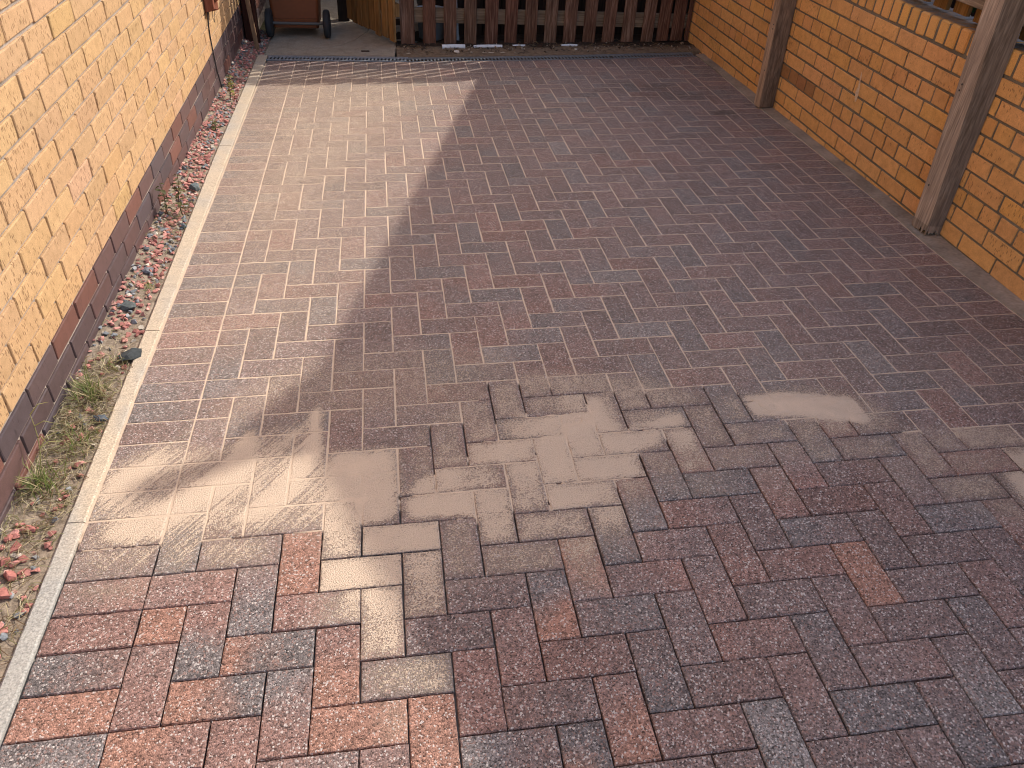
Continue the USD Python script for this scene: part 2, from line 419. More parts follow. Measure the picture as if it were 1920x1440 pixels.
SPREAD = [  # outline, depth, softness in metres
    ([[-.242, -3.238], [-.147, -3.139], [-.041, -3.08], [.104, -3.144], [.171, -3.079], [.354, -3.023], [.41, -3.225], [.601, -3.176], [.599, -3.506], [.395, -3.51], [.287, -3.497], [.088, -3.492], [-.194, -3.44]], .62, .03),
    ([[-.162, -3.416], [-.034, -3.334], [.088, -3.233], [.178, -3.14], [.228, -3.181], [.198, -3.31], [.086, -3.398], [-.001, -3.499], [-.142, -3.491]], .95, .02),
    ([[.343, -2.969], [.368, -2.972], [.391, -3.2], [.331, -3.367], [.23, -3.463], [.148, -3.453], [.268, -3.297], [.33, -3.146]], 1.05, .012),
    ([[.16, -3.06], [.185, -3.06], [.215, -3.17], [.14, -3.25], [.05, -3.33], [.02, -3.31], [.11, -3.2]], 1.0, .012),
    ([[-.208, -3.363], [-.198, -3.222], [-.034, -3.116], [-.019, -3.02], [.003, -3.04], [-.054, -3.238], [-.134, -3.313]], .88, .016),
    ([[.394, -3.2], [.601, -3.195], [.597, -3.497], [.475, -3.501], [.388, -3.373]], 1.10, .028),
    ([[.388, -3.373], [.475, -3.492], [.399, -3.6], [.389, -3.51]], .75, .02),
    ([[.602, -3.398], [.695, -3.302], [.807, -3.247], [.903, -3.11], [1.106, -3.003], [1.245, -3.006], [1.272, -3.177], [1.498, -3.109], [1.502, -3.202], [1.32, -3.305], [1.279, -3.392], [1.177, -3.486], [1.027, -3.499], [.883, -3.492], [.886, -3.569], [.788, -3.575], [.781, -3.509], [.613, -3.499]], .93, .02),
    ([[1.04, -3.05], [1.22, -3.02], [1.25, -3.16], [1.15, -3.2], [1.1, -3.28], [1.0, -3.24]], 1.2, .02),
    ([[.659, -3.108], [.875, -2.914], [1.063, -2.844], [1.432, -2.914], [1.607, -3.051], [1.573, -3.285], [1.439, -3.388], [1.294, -3.5], [1.19, -3.66], [.996, -3.654], [.762, -3.694], [.603, -3.785], [.598, -3.534]], .53, .035),
    ([[1.698, -3.075], [1.858, -3.064], [2.074, -3.116], [2.074, -3.253], [1.945, -3.225], [1.839, -3.187], [1.704, -3.172]], 1.15, .014),
    ([[1.607, -3.051], [1.937, -3.013], [2.152, -3.11], [2.168, -3.276], [2.002, -3.382], [1.8, -3.311], [1.606, -3.289]], .5, .03),
    ([[2.219, -3.395], [2.489, -3.389], [2.488, -3.553], [2.325, -3.701], [2.329, -3.49], [2.204, -3.498]], .95, .015),
    ([[2.013, -3.233], [2.269, -3.287], [2.573, -3.373], [2.328, -3.759], [2.091, -3.572], [1.966, -3.448]], .5, .035),
    ([[-.213, -3.42], [.285, -3.479], [.296, -3.604], [-.193, -3.578]], .52, .03), ([[-.193, -3.578], [.004, -3.586], [-.003, -3.665], [-.182, -3.658]], .36, .02),
    ([[.15, -2.748], [.533, -2.627], [1.015, -2.676], [1.039, -2.99], [.723, -3.116], [.372, -3.051], [.101, -3.12], [-.077, -3.123]], .40, .07),
    ([[-.3, -2.2], [.35, -2.0], [.8, -.5], [1.3, .9], [-.3, .9]], .50, .22),
    ([[-.3, -2.9], [.5, -2.6], [1.0, -.5], [1.3, .9], [-.3, .9]], .38, .2),
    ([[-.3, -3.4], [3.0, -3.3], [3.0, .9], [-.3, .9]], .17, .12),
    ([[1.3, -3.1], [2.2, -3.2], [2.9, -3.3], [2.9, -2.8], [2.0, -2.7], [1.2, -2.6]], .24, .1),
]
SWEPT = [[-.213, -3.42], [.285, -3.479], [.296, -3.604], [-.193, -3.578]]
FILL = [[-.521, -3.374], [-.215, -3.41], [-.2, -3.5], [.287, -3.505], [.395, -3.51], [.503, -3.495], [.593, -3.487], [.603, -3.388], [.689, -3.356], [.691, -3.112], [.82, -3.114], [.903, -2.903], [1.213, -2.994], [1.408, -3.03], [1.604, -3.007], [1.712, -3.062], [1.799, -3.235], [2.013, -3.233], [2.137, -3.299], [2.497, -3.402], [2.897, -3.508], [3.3, -3.55], [3.3, 1.3], [-.521, 1.3]]
DUST = np.zeros((GNY, GNX))
for poly_, d_, s_ in SPREAD:
    DUST = np.maximum(DUST, d_ * gaussian_filter(raster(poly_), s_ / GS))
_x = GX0 + (np.arange(GNX) + .5) * GS; _y = GY0 + (np.arange(GNY) + .5) * GS
_X, _Y = np.meshgrid(_x, _y)
DUST = DUST * (.86 + .28 * fbm2(_X, _Y, 9.0, 5))
STREAK = gaussian_filter(raster(SPREAD[0][0]) + raster(SWEPT), .035 / GS).clip(0, 1)
FILLM = gaussian_filter(raster(FILL), .012 / GS)
PARTFILL = gaussian_filter(raster(SPREAD[7][0]), .02 / GS)


def samp(R, x, y):
    return map_coordinates(R, [(np.asarray(y) - GY0) / GS - .5, (np.asarray(x) - GX0) / GS - .5], order=1, mode='nearest')


# ------------------------------------------------------------------ ground
put(None, 'ground', (lambda s: (pv(s[0] + [0, 0, -.085]), s[1]))(sheet(np.linspace(-40, 40, 41), np.linspace(-40, 40, 41), lambda X, Y: 0 * X)), mat_ground, kind='structure', label='garden ground around the driveway')

# ------------------------------------------------------------------ paving
DX = np.array([-.217, .79, 1.70, 2.20, 2.975])          # front line of the drain
DY = np.array([1.072, .988, 1.004, 1.026, 1.070])


def drain_y(x):
    return np.interp(x, DX, DY)


PU, RED, ORA, GRY, ROU = (.196, .142, .128), (.255, .142, .114), (.345, .172, .116), (.172, .160, .163), (.215, .185, .17)
COL = dict(p=np.array(PU), r=np.array(RED), o=np.array(ORA), g=np.array(GRY), s=np.array(ROU))
COL['g'] = np.array([.163, .147, .141])
for c_ in 'rog':
    COL[c_] = COL[c_] * .72 + COL['p'] * .28
COL['m'] = (COL['p'] + COL['r']) / 2
COL['d'] = COL['p'] * .82
# first letter: near-left end, second letter: the other end
KNOWN = {(0, 36): 'mr', (2, 36): 'gp', (1, 37): 'gr', (3, 35): 'oo', (3, 37): 'rp', (2, 38): 'og', (0, 38): 'rm', (1, 39): 'og', (0, 40): 'or', (2, 40): 'rr', (3, 39): 'rg', (4, 38): 'or', (4, 40): 'oo', (6, 40): 'oo',
         (5, 39): 'pg', (7, 39): 'rr', (6, 38): 'pp', (7, 37): 'pp', (7, 41): 'gd', (8, 38): 'rm', (9, 37): 'og', (10, 36): 'po', (10, 38): 'pg', (9, 39): 'rm', (8, 40): 'mp', (10, 40): 'om', (11, 39): 'gp', (12, 38): 'pp',
         (11, 37): 'pr', (13, 37): 'mp', (12, 36): 'mp', (14, 36): 'rm', (13, 39): 'rm', (12, 40): 'pm', (14, 38): 'pp', (15, 37): 'mr', (17, 37): 'oo', (16, 38): 'mp', (15, 39): 'pg', (14, 40): 'pm', (15, 41): 'gg', (16, 40): 'pm',
         (17, 39): 'pp', (18, 38): 'pp', (19, 37): 'pp', (18, 40): 'sp', (17, 41): 'gp', (11, 41): 'mm', (13, 41): 'ss', (9, 41): 'og', (16, 36): 'gp', (15, 35): 'pp', (13, 35): 'rp', (18, 36): 'pp', (17, 35): 'mr', (19, 39): 'pg',
         (20, 36): 'gg', (13, 33): 'gp', (14, 34): 'gg', (16, 34): 'rm', (15, 33): 'pp', (17, 33): 'rp', (18, 34): 'pm', (19, 33): 'pg', (12, 34): 'gr', (11, 35): 'gp', (23, 31): 'rr', (24, 30): 'gp', (19, 27): 'gg', (18, 28): 'gp',
         (17, 27): 'rm', (22, 28): 'ss', (8, 26): 'rr', (7, 27): 'gg', (14, 28): 'gg', (9, 27): 'sg', (8, 28): 'gp', (11, 27): 'rm', (10, 26): 'pg', (11, 23): 'rm', (12, 22): 'rm', (10, 24): 'rp', (8, 22): 'gr', (9, 23): 'gg', (7, 23): 'rp',
         (14, 22): 'ss', (13, 23): 'rp', (14, 26): 'ss', (15, 21): 'rm', (10, 18): 'rr', (10, 16): 'rr', (11, 17): 'rr', (9, 17): 'gg', (11, 15): 'gp', (13, 17): 'gg', (14, 20): 'gp', (18, 20): 'gg', (15, 11): 'gg', (17, 9): 'rr', (18, 8): 'gp',
         (19, 7): 'rm', (12, 10): 'gg', (11, 7): 'gp', (20, 14): 'gg', (20, 18): 'gp', (9, 21): 'rm', (24, 12): 'gg', (6, 38): 'pp', (1, 33): 'mp', (3, 33): 'pp', (27, 23): 'rr', (5, 15): 'gp', (3, 23): 'gg', (1, 23): 'gp', (0, 20): 'pg', (0, 24): 'rr'}
SANDED = {(4, 36): (.84, .90), (6, 36): (.74, .62), (5, 37): (.86, .58), (3, 37): (-.25, .80), (5, 39): (.30, .62), (4, 40): (-.5, .42), (4, 34): (.80, .70), (5, 35): (.88, .90), (7, 35): (.46, .36), (8, 34): (.92, .62), (9, 35): (.62, .55), (8, 36): (.50, .44),
          (10, 36): (.70, .05), (11, 35): (.88, .05), (10, 34): (.92, .74), (9, 33): (.92, .60), (12, 34): (.62, .10), (13, 33): (.60, .12), (11, 33): (.93, .84), (14, 32): (.74, .52), (14, 34): (.42, .0), (16, 34): (.42, -.1), (15, 33): (.45, .32), (7, 33): (.86, .60),
          (8, 32): (.74, .88), (9, 31): (.58, .95), (10, 30): (.40, .80), (15, 31): (.52, .44), (16, 32): (.46, .38), (17, 33): (.40, -.1), (18, 32): (.52, .36), (19, 33): (.42, .36), (21, 33): (.55, .40), (22, 34): (.45, .42), (23, 33): (.62, .5), (20, 34): (.34, .1), (8, 30): (.42, .62), (7, 31): (.40, .60)}
HEAD = {35: 'pp', 36: 'mr', 37: 'rr', 38: 'gm', 39: 'oo', 40: 'gg', 41: 'rg', 28: 'gp', 29: 'gp', 30: 'mp', 24: 'rr', 25: 'rr', 21: 'gg', 22: 'mr', 14: 'gg', 15: 'pp', 10: 'gp', 6: 'gg', 18: 'mr'}
rg = rng(11)


def auto_tint():
    k = rg.choice(['pp', 'pm', 'mp', 'gp', 'pg', 'mm', 'rm', 'gg', 'rr', 'pd', 'ss'], p=[.30, .15, .12, .08, .07, .10, .06, .03, .02, .06, .01])
    return k


STAINS = [(2.42, .30, .16, .10, .5), (2.55, .10, .22, .10, .45), (2.30, .12, .10, .06, .35), (2.70, -.28, .12, .07, .55), (2.2, .38, .12, .05, .3), (1.62, -3.28, .1, .03, .0)]


def make_paver(x0, x1, y0, y1, key, seed, fine, sd=None):
    """Top with a grid of vertices for colour and sand, worn rounded arris, plain sides."""
    r = rng(seed)
    lx, ly = x1 - x0, y1 - y0
    n = (10, 5) if fine else (4, 2)
    nx, ny = (n if lx >= ly else n[::-1])
    ch = .0043 + r.uniform(-.0008, .0008)
    u = np.linspace(0, 1, nx + 1); v = np.linspace(0, 1, ny + 1)
    X, Y = np.meshgrid(x0 + ch + u * (lx - 2 * ch), y0 + ch + v * (ly - 2 * ch))
    top = np.stack([X, Y, np.zeros_like(X)], -1).reshape(-1, 3)
    idx = np.arange((nx + 1) * (ny + 1)).reshape(ny + 1, nx + 1)
    ring = np.concatenate([idx[0, :-1], idx[:-1, -1], idx[-1, :0:-1], idx[:0:-1, 0]])
    c = np.array([(x0 + x1) / 2, (y0 + y1) / 2, 0])
    def out(z, grow):
        q = top[ring].copy(); d = q - c
        q[:, 0] = np.where(np.abs(np.abs(d[:, 0]) - (lx / 2 - ch)) < 1e-6, c[0] + np.sign(d[:, 0]) * (lx / 2 - ch + grow), q[:, 0])
        q[:, 1] = np.where(np.abs(np.abs(d[:, 1]) - (ly / 2 - ch)) < 1e-6, c[1] + np.sign(d[:, 1]) * (ly / 2 - ch + grow), q[:, 1])
        q[:, 2] = z
        return q
    mid = out(-.0009, ch * .62); low = out(-ch * .95, ch)
    if fine:
        w = r.normal(0, .0005, (len(ring), 2)); mid[:, :2] += w; low[:, :2] += w * .6
        top[ring, 2] += r.normal(0, .00025, len(ring))
    bot = low.copy(); bot[:, 2] = -.028
    V = np.vstack([top, mid, low, bot])
    a = idx[:-1, :-1].ravel()
    F = [np.stack([a, a + 1, a + nx + 2], 1), np.stack([a, a + nx + 2, a + nx + 1], 1)]
    R_ = len(ring); t0 = len(top); k = np.arange(R_); kn = (k + 1) % R_
    for A, B in ((ring, t0 + k), (t0 + k, t0 + R_ + k), (t0 + R_ + k, t0 + 2 * R_ + k)):
        F += [np.stack([A, B, B[kn]], 1), np.stack([A, B[kn], A[kn]], 1)]
    F = np.vstack(F)
    ang = r.normal(0, .0022); tilt = r.normal(0, .0018, 2)
    d = V - c
    V = V.copy()
    V[:, 0] = c[0] + d[:, 0] - ang * d[:, 1] + r.normal(0, .0005)
    V[:, 1] = c[1] + d[:, 1] + ang * d[:, 0] + r.normal(0, .0005)
    V[:, 2] += d[:, 0] * tilt[0] + d[:, 1] * tilt[1] * .6 + r.uniform(.0001, .0008)
    # colour: blend between the two ends with cloudy noise
    A, B = COL[key[0]], COL[key[1]]
    s = (d[:, 0] / lx if lx >= ly else d[:, 1] / ly) + .5
    s = s + 1.1 * (fbm2(V[:, 0], V[:, 1], 11.0, 31) - .5)
    s = np.clip((s - .5) * 1.7 + .5, 0, 1)[:, None]
    tint = (A * (1 - s) + B * s) * (1 + r.normal(0, .07))
    tint = tint * (.9 + .2 * fbm2(V[:, 0], V[:, 1], 22.0, 77))[:, None]
    for sx, sy, ax, ay, am in STAINS:
        tint = tint * (1 - am * np.exp(-((V[:, 0] - sx) / ax) ** 2 - ((V[:, 1] - sy) / ay) ** 2) * (.55 + .9 * fbm2(V[:, 0], V[:, 1], 26.0, 3)))[:, None]
    dust = samp(DUST, V[:, 0], V[:, 1])
    if sd is not None:                                        # blocks seen to carry their own coat of sand
        w = np.clip(d[:, 0] / lx + .5 if lx >= ly else .5 - d[:, 1] / ly, 0, 1)
        dust = sd[0] + (sd[1] - sd[0]) * w + .30 * (fbm2(V[:, 0], V[:, 1], 24.0, 50) - .5)
    edge = np.zeros(len(V)); edge[ring] = 1; edge[t0:t0 + R_] = 1
    filled = samp(FILLM, V[:, 0], V[:, 1])
    dust = dust - edge * (1 - filled) * .22 * (dust > .3)
    dust[t0 + R_:] = np.where(filled[t0 + R_:] > .5, .3, .05)
    return V, F, tint, dust, samp(STREAK, V[:, 0], V[:, 1])


g = .0015
rects = []
for j in range(-8, 52):                                    # herringbone: horizontals where i+j = 0 mod 4, verticals where 2
    for i in range(-2, 29):
        k = (i + j) % 4
        if k == 0:
            b = [i * .1, (i + 2) * .1, -(j + 1) * .1, -j * .1]
        elif k == 2:
            b = [i * .1, (i + 1) * .1, -(j + 2) * .1, -j * .1]
        else:
            continue
        b[0] = max(b[0], 0.0); b[1] = min(b[1], 2.782)
        if b[1] - b[0] < .014:
            continue
        rects.append((b, KNOWN.get((i, j)) or ('oo' if (i, j) == (-1, 37) else auto_tint()), SANDED.get((i, j))))
for i in range(-1, 29):                                    # verticals that start above row -8
    if (i + -9) % 4 == 2:
        b = [max(i * .1, 0), min((i + 1) * .1, 2.782), .7, .8]
        if b[1] - b[0] > .02:
            rects.append((b, auto_tint()))
for j in range(-8, 52):                                    # header courses along both edges
    rects.append(([-.2, 0.0, -(j + 1) * .1, -j * .1], HEAD.get(j) or auto_tint()))
    y_ = -(j + .5) * .1
    xe = float(np.interp(y_, [-4.5, -2.9, -2.39, -2.05, -1.62, -1.12, -.1, .74, 1.1], [2.985, 2.98, 2.955, 2.955, 2.975, 2.985, 2.97, 2.995, 2.99])) - .004
    o = -.008 if j % 2 else .004
    rects.append(([2.782, xe, -(j + 1) * .1 + .017 + o * 0, -j * .1 + .017], ['pp', 'mp', 'pm', 'mm', 'rm', 'gp', 'pg'][rg.integers(7)] if j != 22 else 'rr'))
for i in range(-2, 30):                                    # soldier course along the drain
    x0, x1 = i * .1, (i + 1) * .1
    if x1 > 2.99:
        x1 = 2.985
    rects.append(([x0, x1, .8 if x0 < 2.7 else .82, float(drain_y((x0 + x1) / 2)) - .004], auto_tint()))
scored = []
rects = [q if len(q) == 3 else (*q, None) for q in rects]
for n_, (b, key, sd) in enumerate(rects):
    q = project(pv(np.array([[b[0], b[2], 0], [b[1], b[2], 0], [b[1], b[3], 0], [b[0], b[3], 0]])))
    vis = False; area = 0
    if q[:, 2].min() > .2:
        pg = Polygon(q[:, :2]).intersection(shapely.box(0, 0, 1920, 1440))
        area = pg.area
    scored.append((area, n_))
best = {n_ for a, n_ in sorted(scored, reverse=True)[:296]}
paving = thing('driveway_paving', (0, 0, 0), label='herringbone block paved driveway half swept with dry sand', kind='structure')
rest = []
for n_, (b, key, sd) in enumerate(rects):
    bb = (b[0] + g, b[1] - g, b[2] + g, b[3] - g)
    fine = n_ in best
    V, F, tint, dust, stk = make_paver(*bb, key, 1000 + n_, fine, sd)
    if fine:
        put(paving, 'paving_block', (pv(V), F), mat_paver, tint=tint, dust=dust, aux=stk)
    else:
        rest.append((pv(V), F, tint, dust, stk))
VF = join([(a[0], a[1]) for a in rest])
put(paving, 'distant_paving_blocks', VF, mat_paver, tint=np.vstack([a[2] for a in rest]), dust=np.concatenate([a[3] for a in rest]), aux=np.concatenate([a[4] for a in rest]), kind='stuff')


# the sand itself: one sheet that stands in the joints, lies over the blocks where it is deep and drops away where it has not been swept yet
def sand_z(X, Y):
    f = samp(FILLM, X, Y); d = samp(DUST, X, Y); pf = samp(PARTFILL, X, Y)
    nz = fbm2(X, Y, 45.0, 9)
    f2 = np.clip((f - .5 + (nz - .5) * .5) / .12 + .5, 0, 1)
    f3 = np.clip((pf * 1.05 - .62 + (nz - .5) * 1.5) / .08, 0, 1)
    f2 = np.maximum(f2, f3 * .96)
    z = -.020 + f2 * (.0187 + .0010 * (fbm2(X, Y, 30.0, 4) - .5))
    over = np.clip((d + .35 * (fbm2(X, Y, 38.0, 61) - .5) - .92) / .30, 0, 1)
    z = np.where(f2 > .5, z + over * (.0028 + .0030 * (fbm2(X, Y, 16.0, 14) - .5) + .0008 * (fbm2(X, Y, 90.0, 2) - .5)), z)
    return z


near = sheet(np.arange(-.206, 2.99, .0062), np.arange(-3.72, -2.70, .0062), sand_z)
far1 = sheet(np.append(np.arange(-.206, 2.98, .02), 2.985), np.linspace(-2.7048, 1.0, 180), lambda X, Y: -.0010 + .0007 * (fbm2(X, Y, 30.0, 4) - .5))
fore = sheet(np.append(np.arange(-.206, 2.98, .05), 2.985), np.linspace(-5.2, -3.718, 40), lambda X, Y: -.020 + 0 * X)
put(None, 'jointing_sand', (lambda s: (pv(s[0]), s[1]))(join([near, far1, fore])), mat_sand, smooth=True, kind='stuff', label='pale dry jointing sand swept into the block joints and spread in streaks', cat='sand')

# ------------------------------------------------------------------ kerb on the left
kerb = thing('kerb', (0, 0, 0), label='narrow concrete edging kerb between paving and gravel', kind='structure')
cuts = [-5.2, -4.32, -3.405, -2.49, -1.575, -.66, .255, 1.20]
rk = rng(5)
for a, b in zip(cuts[:-1], cuts[1:]):
    ys = np.linspace(a + (.0018 if a > -5 else 0), b - (.0018 if abs(b + 3.405) < .01 else .0004), 34)
    rows = []
    for y in ys:
        xi = np.interp(y, [-4.2, 1.2], [-.2025, -.211]); xo = np.interp(y, [-4.0, -2.6, -.8, 1.2], [-.247, -.257, -.279, -.280])
        w = rk.normal(0, .0012, 2)
        rows.append([[xi, y, -.10], [xi, y, .0025], [xi - .004, y, .0055 + w[0]], [xo + .006, y, .0065 + w[0]], [xo, y, .001], [xo, y, -.10]])
    Vk = np.array(rows).reshape(-1, 3); Fk = []
    for i in range(len(ys) - 1):
        for k in range(5):
            p0 = i * 6 + k
            Fk += [[p0, p0 + 6, p0 + 7], [p0, p0 + 7, p0 + 1]]
    for o, s in ((0, 1), ((len(ys) - 1) * 6, -1)):
        for k in range(1, 5):
            Fk.append([o, o + k, o + k + 1][::s])
    kd = np.clip((Vk[:, 1] + 3.62 + .2 * (fbm2(Vk[:, 0], Vk[:, 1], 5.0, 2) - .5)) / .25, 0, 1)[:, None] * (-.1 + 1.9 * fbm2(Vk[:, 0] * 3, Vk[:, 1], 8.0, 12))[:, None].clip(0, 1)
    put(kerb, 'kerb_stone', (pv(Vk), np.array(Fk)), mat_kerb, tint=np.array([.88, .89, .90]) * (1 - kd) + np.array([1.22, 1.06, .88]) * kd)

# ------------------------------------------------------------------ gravel bed by the house
WX = -.400


def bed_z(X, Y):
    t = np.clip((np.interp(Y, [-4.0, -2.6, -.8, 1.2], [-.247, -.257, -.279, -.280]) - X) / .13, 0, 1)
    hi = np.interp(Y, [-4.2, -3.2, -1.5, 0, 1.3], [.018, .022, .035, .05, .055])
    return -.004 + t ** 1.3 * hi + .010 * (fbm2(X, Y, 22.0, 8) - .5)


bed = sheet(np.linspace(-.415, -.235, 30), np.linspace(-5.2, 1.95, 360), bed_z)
put(None, 'gravel_bed', (pv(bed[0]), bed[1]), mat_soil, smooth=True, kind='structure', label='dusty soil strip between house wall and kerb')


def stone_variant(r, n=11, flat=.7):
    p = r.normal(size=(n, 3)); p /= np.linalg.norm(p, axis=1, keepdims=True)
    p *= r.uniform(.75, 1.0, (n, 1)); p[:, 2] *= flat; p[:, 0] *= 1.25
    h = ConvexHull(p); f = h.simplices.copy()
    for k, t in enumerate(f):
        if np.cross(p[t[1]] - p[t[0]], p[t[2]] - p[t[0]]) @ h.equations[k][:3] < 0:
            f[k] = t[::-1]
    vv = sorted(set(f.ravel())); mp = {v: i for i, v in enumerate(vv)}
    return p[vv], np.vectorize(mp.get)(f)


rs = rng(21)
variants = [stone_variant(rs) for _ in range(28)]
PAL = [(.36, .155, .125), (.42, .20, .165), (.30, .12, .10), (.46, .25, .20), (.17, .175, .18), (.24, .235, .23), (.40, .34, .27), (.12, .125, .13)]
PRB = [.30, .22, .14, .08, .08, .07, .07, .04]


def rot(r):
    q = r.normal(size=4); q /= np.linalg.norm(q); w, x, y, z = q
    return np.array([[1 - 2 * (y * y + z * z), 2 * (x * y - z * w), 2 * (x * z + y * w)], [2 * (x * y + z * w), 1 - 2 * (x * x + z * z), 2 * (y * z - x * w)], [2 * (x * z - y * w), 2 * (y * z + x * w), 1 - 2 * (x * x + y * y)]])


def rz(a):
    return np.array([[math.cos(a), -math.sin(a), 0], [math.sin(a), math.cos(a), 0], [0, 0, 1.0]])


gv, gc = [], []
for y in np.arange(-4.5, 1.9, .0027):
    dens = np.interp(y, [-4.4, -3.75, -3.6, -3.35, -3.05, -2.65, -2.5, -2.2, -1.5, 1.2, 1.9], [.35, .4, .5, .22, .16, .25, .6, .9, 1.0, 1.0, .8])
    if rs.random() > dens:
        continue
    xo = np.interp(y, [-4.0, -2.6, -.8, 1.2], [-.247, -.257, -.279, -.280]) if y < 1.2 else -.24
    x = rs.uniform(WX + .004, xo - .008)
    s = rs.uniform(.006, .0135) * (1.12 if rs.random() < .2 else 1)
    v, f = variants[rs.integers(len(variants))]
    R_ = rz(rs.uniform(0, 6.28)) @ (rot(rs) if rs.random() < .25 else np.eye(3))
    z = float(bed_z(np.array(x), np.array(y))) + s * rs.uniform(.25, .75)
    V = v @ R_.T * s + [x, y, z]
    gv.append((pv(V), f)); c = np.array(PAL[rs.choice(len(PAL), p=PRB)]) * rs.uniform(.9, 1.45)
    gc.append(np.repeat(c[None], len(V), 0))
put(None, 'gravel', join(gv), mat_stone, tint=np.vstack(gc), kind='stuff', label='red and grey crushed stone chippings along the house wall', cat='gravel')


def lone_stone(name, x, y, s, c, label, group=None, seed=0, flat=.7, z=.0):
    r = rng(900 + seed)
    v, f = stone_variant(r, 16, flat)
    zb = float(bed_z(np.array(x), np.array(y))) if x < -.25 and z == 0 else z
    V = v @ rz(r.uniform(0, 6)).T * s
    V = V + [x, y, zb - V[:, 2].min() - s * .12]
    put(None, name, (pv(V), f), mat_stone, tint=np.array(c), label=label, cat='stone', group=group)


lone_stone('stone', -.300, -1.235, .034, (.13, .15, .15), 'blue grey stone, the largest beside the tall twin weeds near the kerb', seed=1)
lone_stone('stone', -.262, -2.652, .036, (.055, .06, .06), 'black stone leaning on the kerb edge above the dry grass', seed=2, flat=.55, z=.004)
lone_stone('stone', -.345, -2.335, .034, (.10, .11, .105), 'large flat black stone against the plum bricks among red chippings', seed=3, flat=.5)
lone_stone('stone', -.288, -1.585, .020, (.14, .16, .17), 'small blue grey stone of the pair touching the kerb', seed=4)
lone_stone('stone', -.283, -1.645, .019, (.12, .14, .15), 'darker small stone of the pair touching the kerb, nearer the camera', seed=5)
lone_stone('stone', -.352, -1.69, .028, (.22, .22, .22), 'flat grey slate lying by the plum bricks below the twin weeds', seed=6, flat=.3)
lone_stone('stone', -.335, -2.06, .024, (.16, .16, .17), 'oblong charcoal stone half way between wall and kerb', seed=7, flat=.5)
lone_stone('stone', -.275, -2.975, .022, (.09, .10, .11), 'small black stone in the dry grass at the kerb', seed=8)
RL = ['red stone in the middle of the loose cluster on bare sand', 'red stone on the wall side of the loose cluster on bare sand', 'largest red stone at the lower edge of the cluster on bare sand', 'red stone lowest on the wall side of the cluster on bare sand', 'red stone at the upper edge of the cluster on bare sand', 'small red stone on the kerb side above the cluster on bare sand',
      'lone red stone between the cluster and the dry grass above it', 'small red stone at the plum bricks above the cluster', 'red stone below the cluster beside withered leaves']
for k_, (x_, y_, s_) in enumerate([(-.322, -3.575, .018), (-.348, -3.53, .017), (-.318, -3.63, .02), (-.35, -3.60, .016), (-.335, -3.49, .018), (-.312, -3.52, .013), (-.327, -3.42, .016), (-.365, -3.455, .014), (-.345, -3.66, .018)]):
    lone_stone('red_stone', x_, y_, s_, np.array((.40, .155, .125)) * (1 - .06 * (k_ % 3)), RL[k_], group='red stones on the bare sand near the kerb joint', seed=40 + k_)
lone_stone('pebble', 1.16, 1.215, .022, (.55, .50, .44), 'pale rounded pebble behind the drain in front of the white pipe', seed=30, z=.006)
lone_stone('pebble', 2.08, 1.265, .016, (.5, .46, .4), 'small pale pebble behind the drain, right of the white pipes', seed=31, z=.006)


# ------------------------------------------------------------------ weeds and grass
def blade(r, base, h, lean, width, curl=.5):
    n = 5
    a = r.uniform(0, 6.28); d = np.array([math.cos(a), math.sin(a), 0]); s = np.array([-d[1], d[0], 0])
    pts, W = [], []
    for k in range(n):
        t = k / (n - 1)
        pts.append(base + d * lean * h * t ** 1.6 + np.array([0, 0, 1]) * h * (t - curl * lean * .5 * t * t))
        W.append(width * (1 - t) ** .6 * .5 + .00025)
    pts = np.array(pts); W = np.array(W)[:, None]
    V = np.vstack([pts - s * W, pts + s * W]); F = []
    for k in range(n - 1):
        F += [[k, k + 1, n + k + 1], [k, n + k + 1, n + k]]
    return V, np.array(F)


def tuft(x, y, n, h, spread, label, seed, green=.6):
    r = rng(seed); z = float(bed_z(np.array(x), np.array(y)))
    B = pv(np.array([x, y, z]))
    t = thing('grass_tuft', B, label, 'grass')
    parts, cols = [], []
    for k in range(n):
        b = B + np.array([r.normal(0, spread), r.normal(0, spread * 1.3), -.004])
        b[0] = max(b[0], -.392)
        V, F = blade(r, b, h * r.uniform(.4, 1.15), r.uniform(.2, 1.3), r.uniform(.0016, .0034), r.uniform(.3, .9))
        V[:, 0] = np.maximum(V[:, 0], -.394)
        parts.append((V, F))
        c = np.array([.15, .18, .045]) if r.random() < green else np.array([.46, .37, .20])
        cols.append(np.repeat((c * r.uniform(.7, 1.3))[None], len(V), 0))
    put(t, 'blades', join(parts), mat_leaf, tint=np.vstack(cols))


tuft(-.330, -2.86, 110, .085, .022, 'largest pale green grass tuft against the plum bricks beside dry straw', 71, .6)
tuft(-.345, -3.27, 70, .085, .018, 'green grass tuft at the foot of the plum bricks nearest the camera', 72, .75)
tuft(-.300, -3.10, 60, .06, .018, 'low grass tuft half way between wall and kerb in the dry straw', 73, .7)
tuft(-.315, -2.70, 55, .05, .02, 'sparse yellowing grass tuft beside the black stone at the kerb', 74, .45)
tuft(-.300, -2.18, 35, .035, .014, 'tiny green tuft among red chippings close to the kerb', 75, .6)


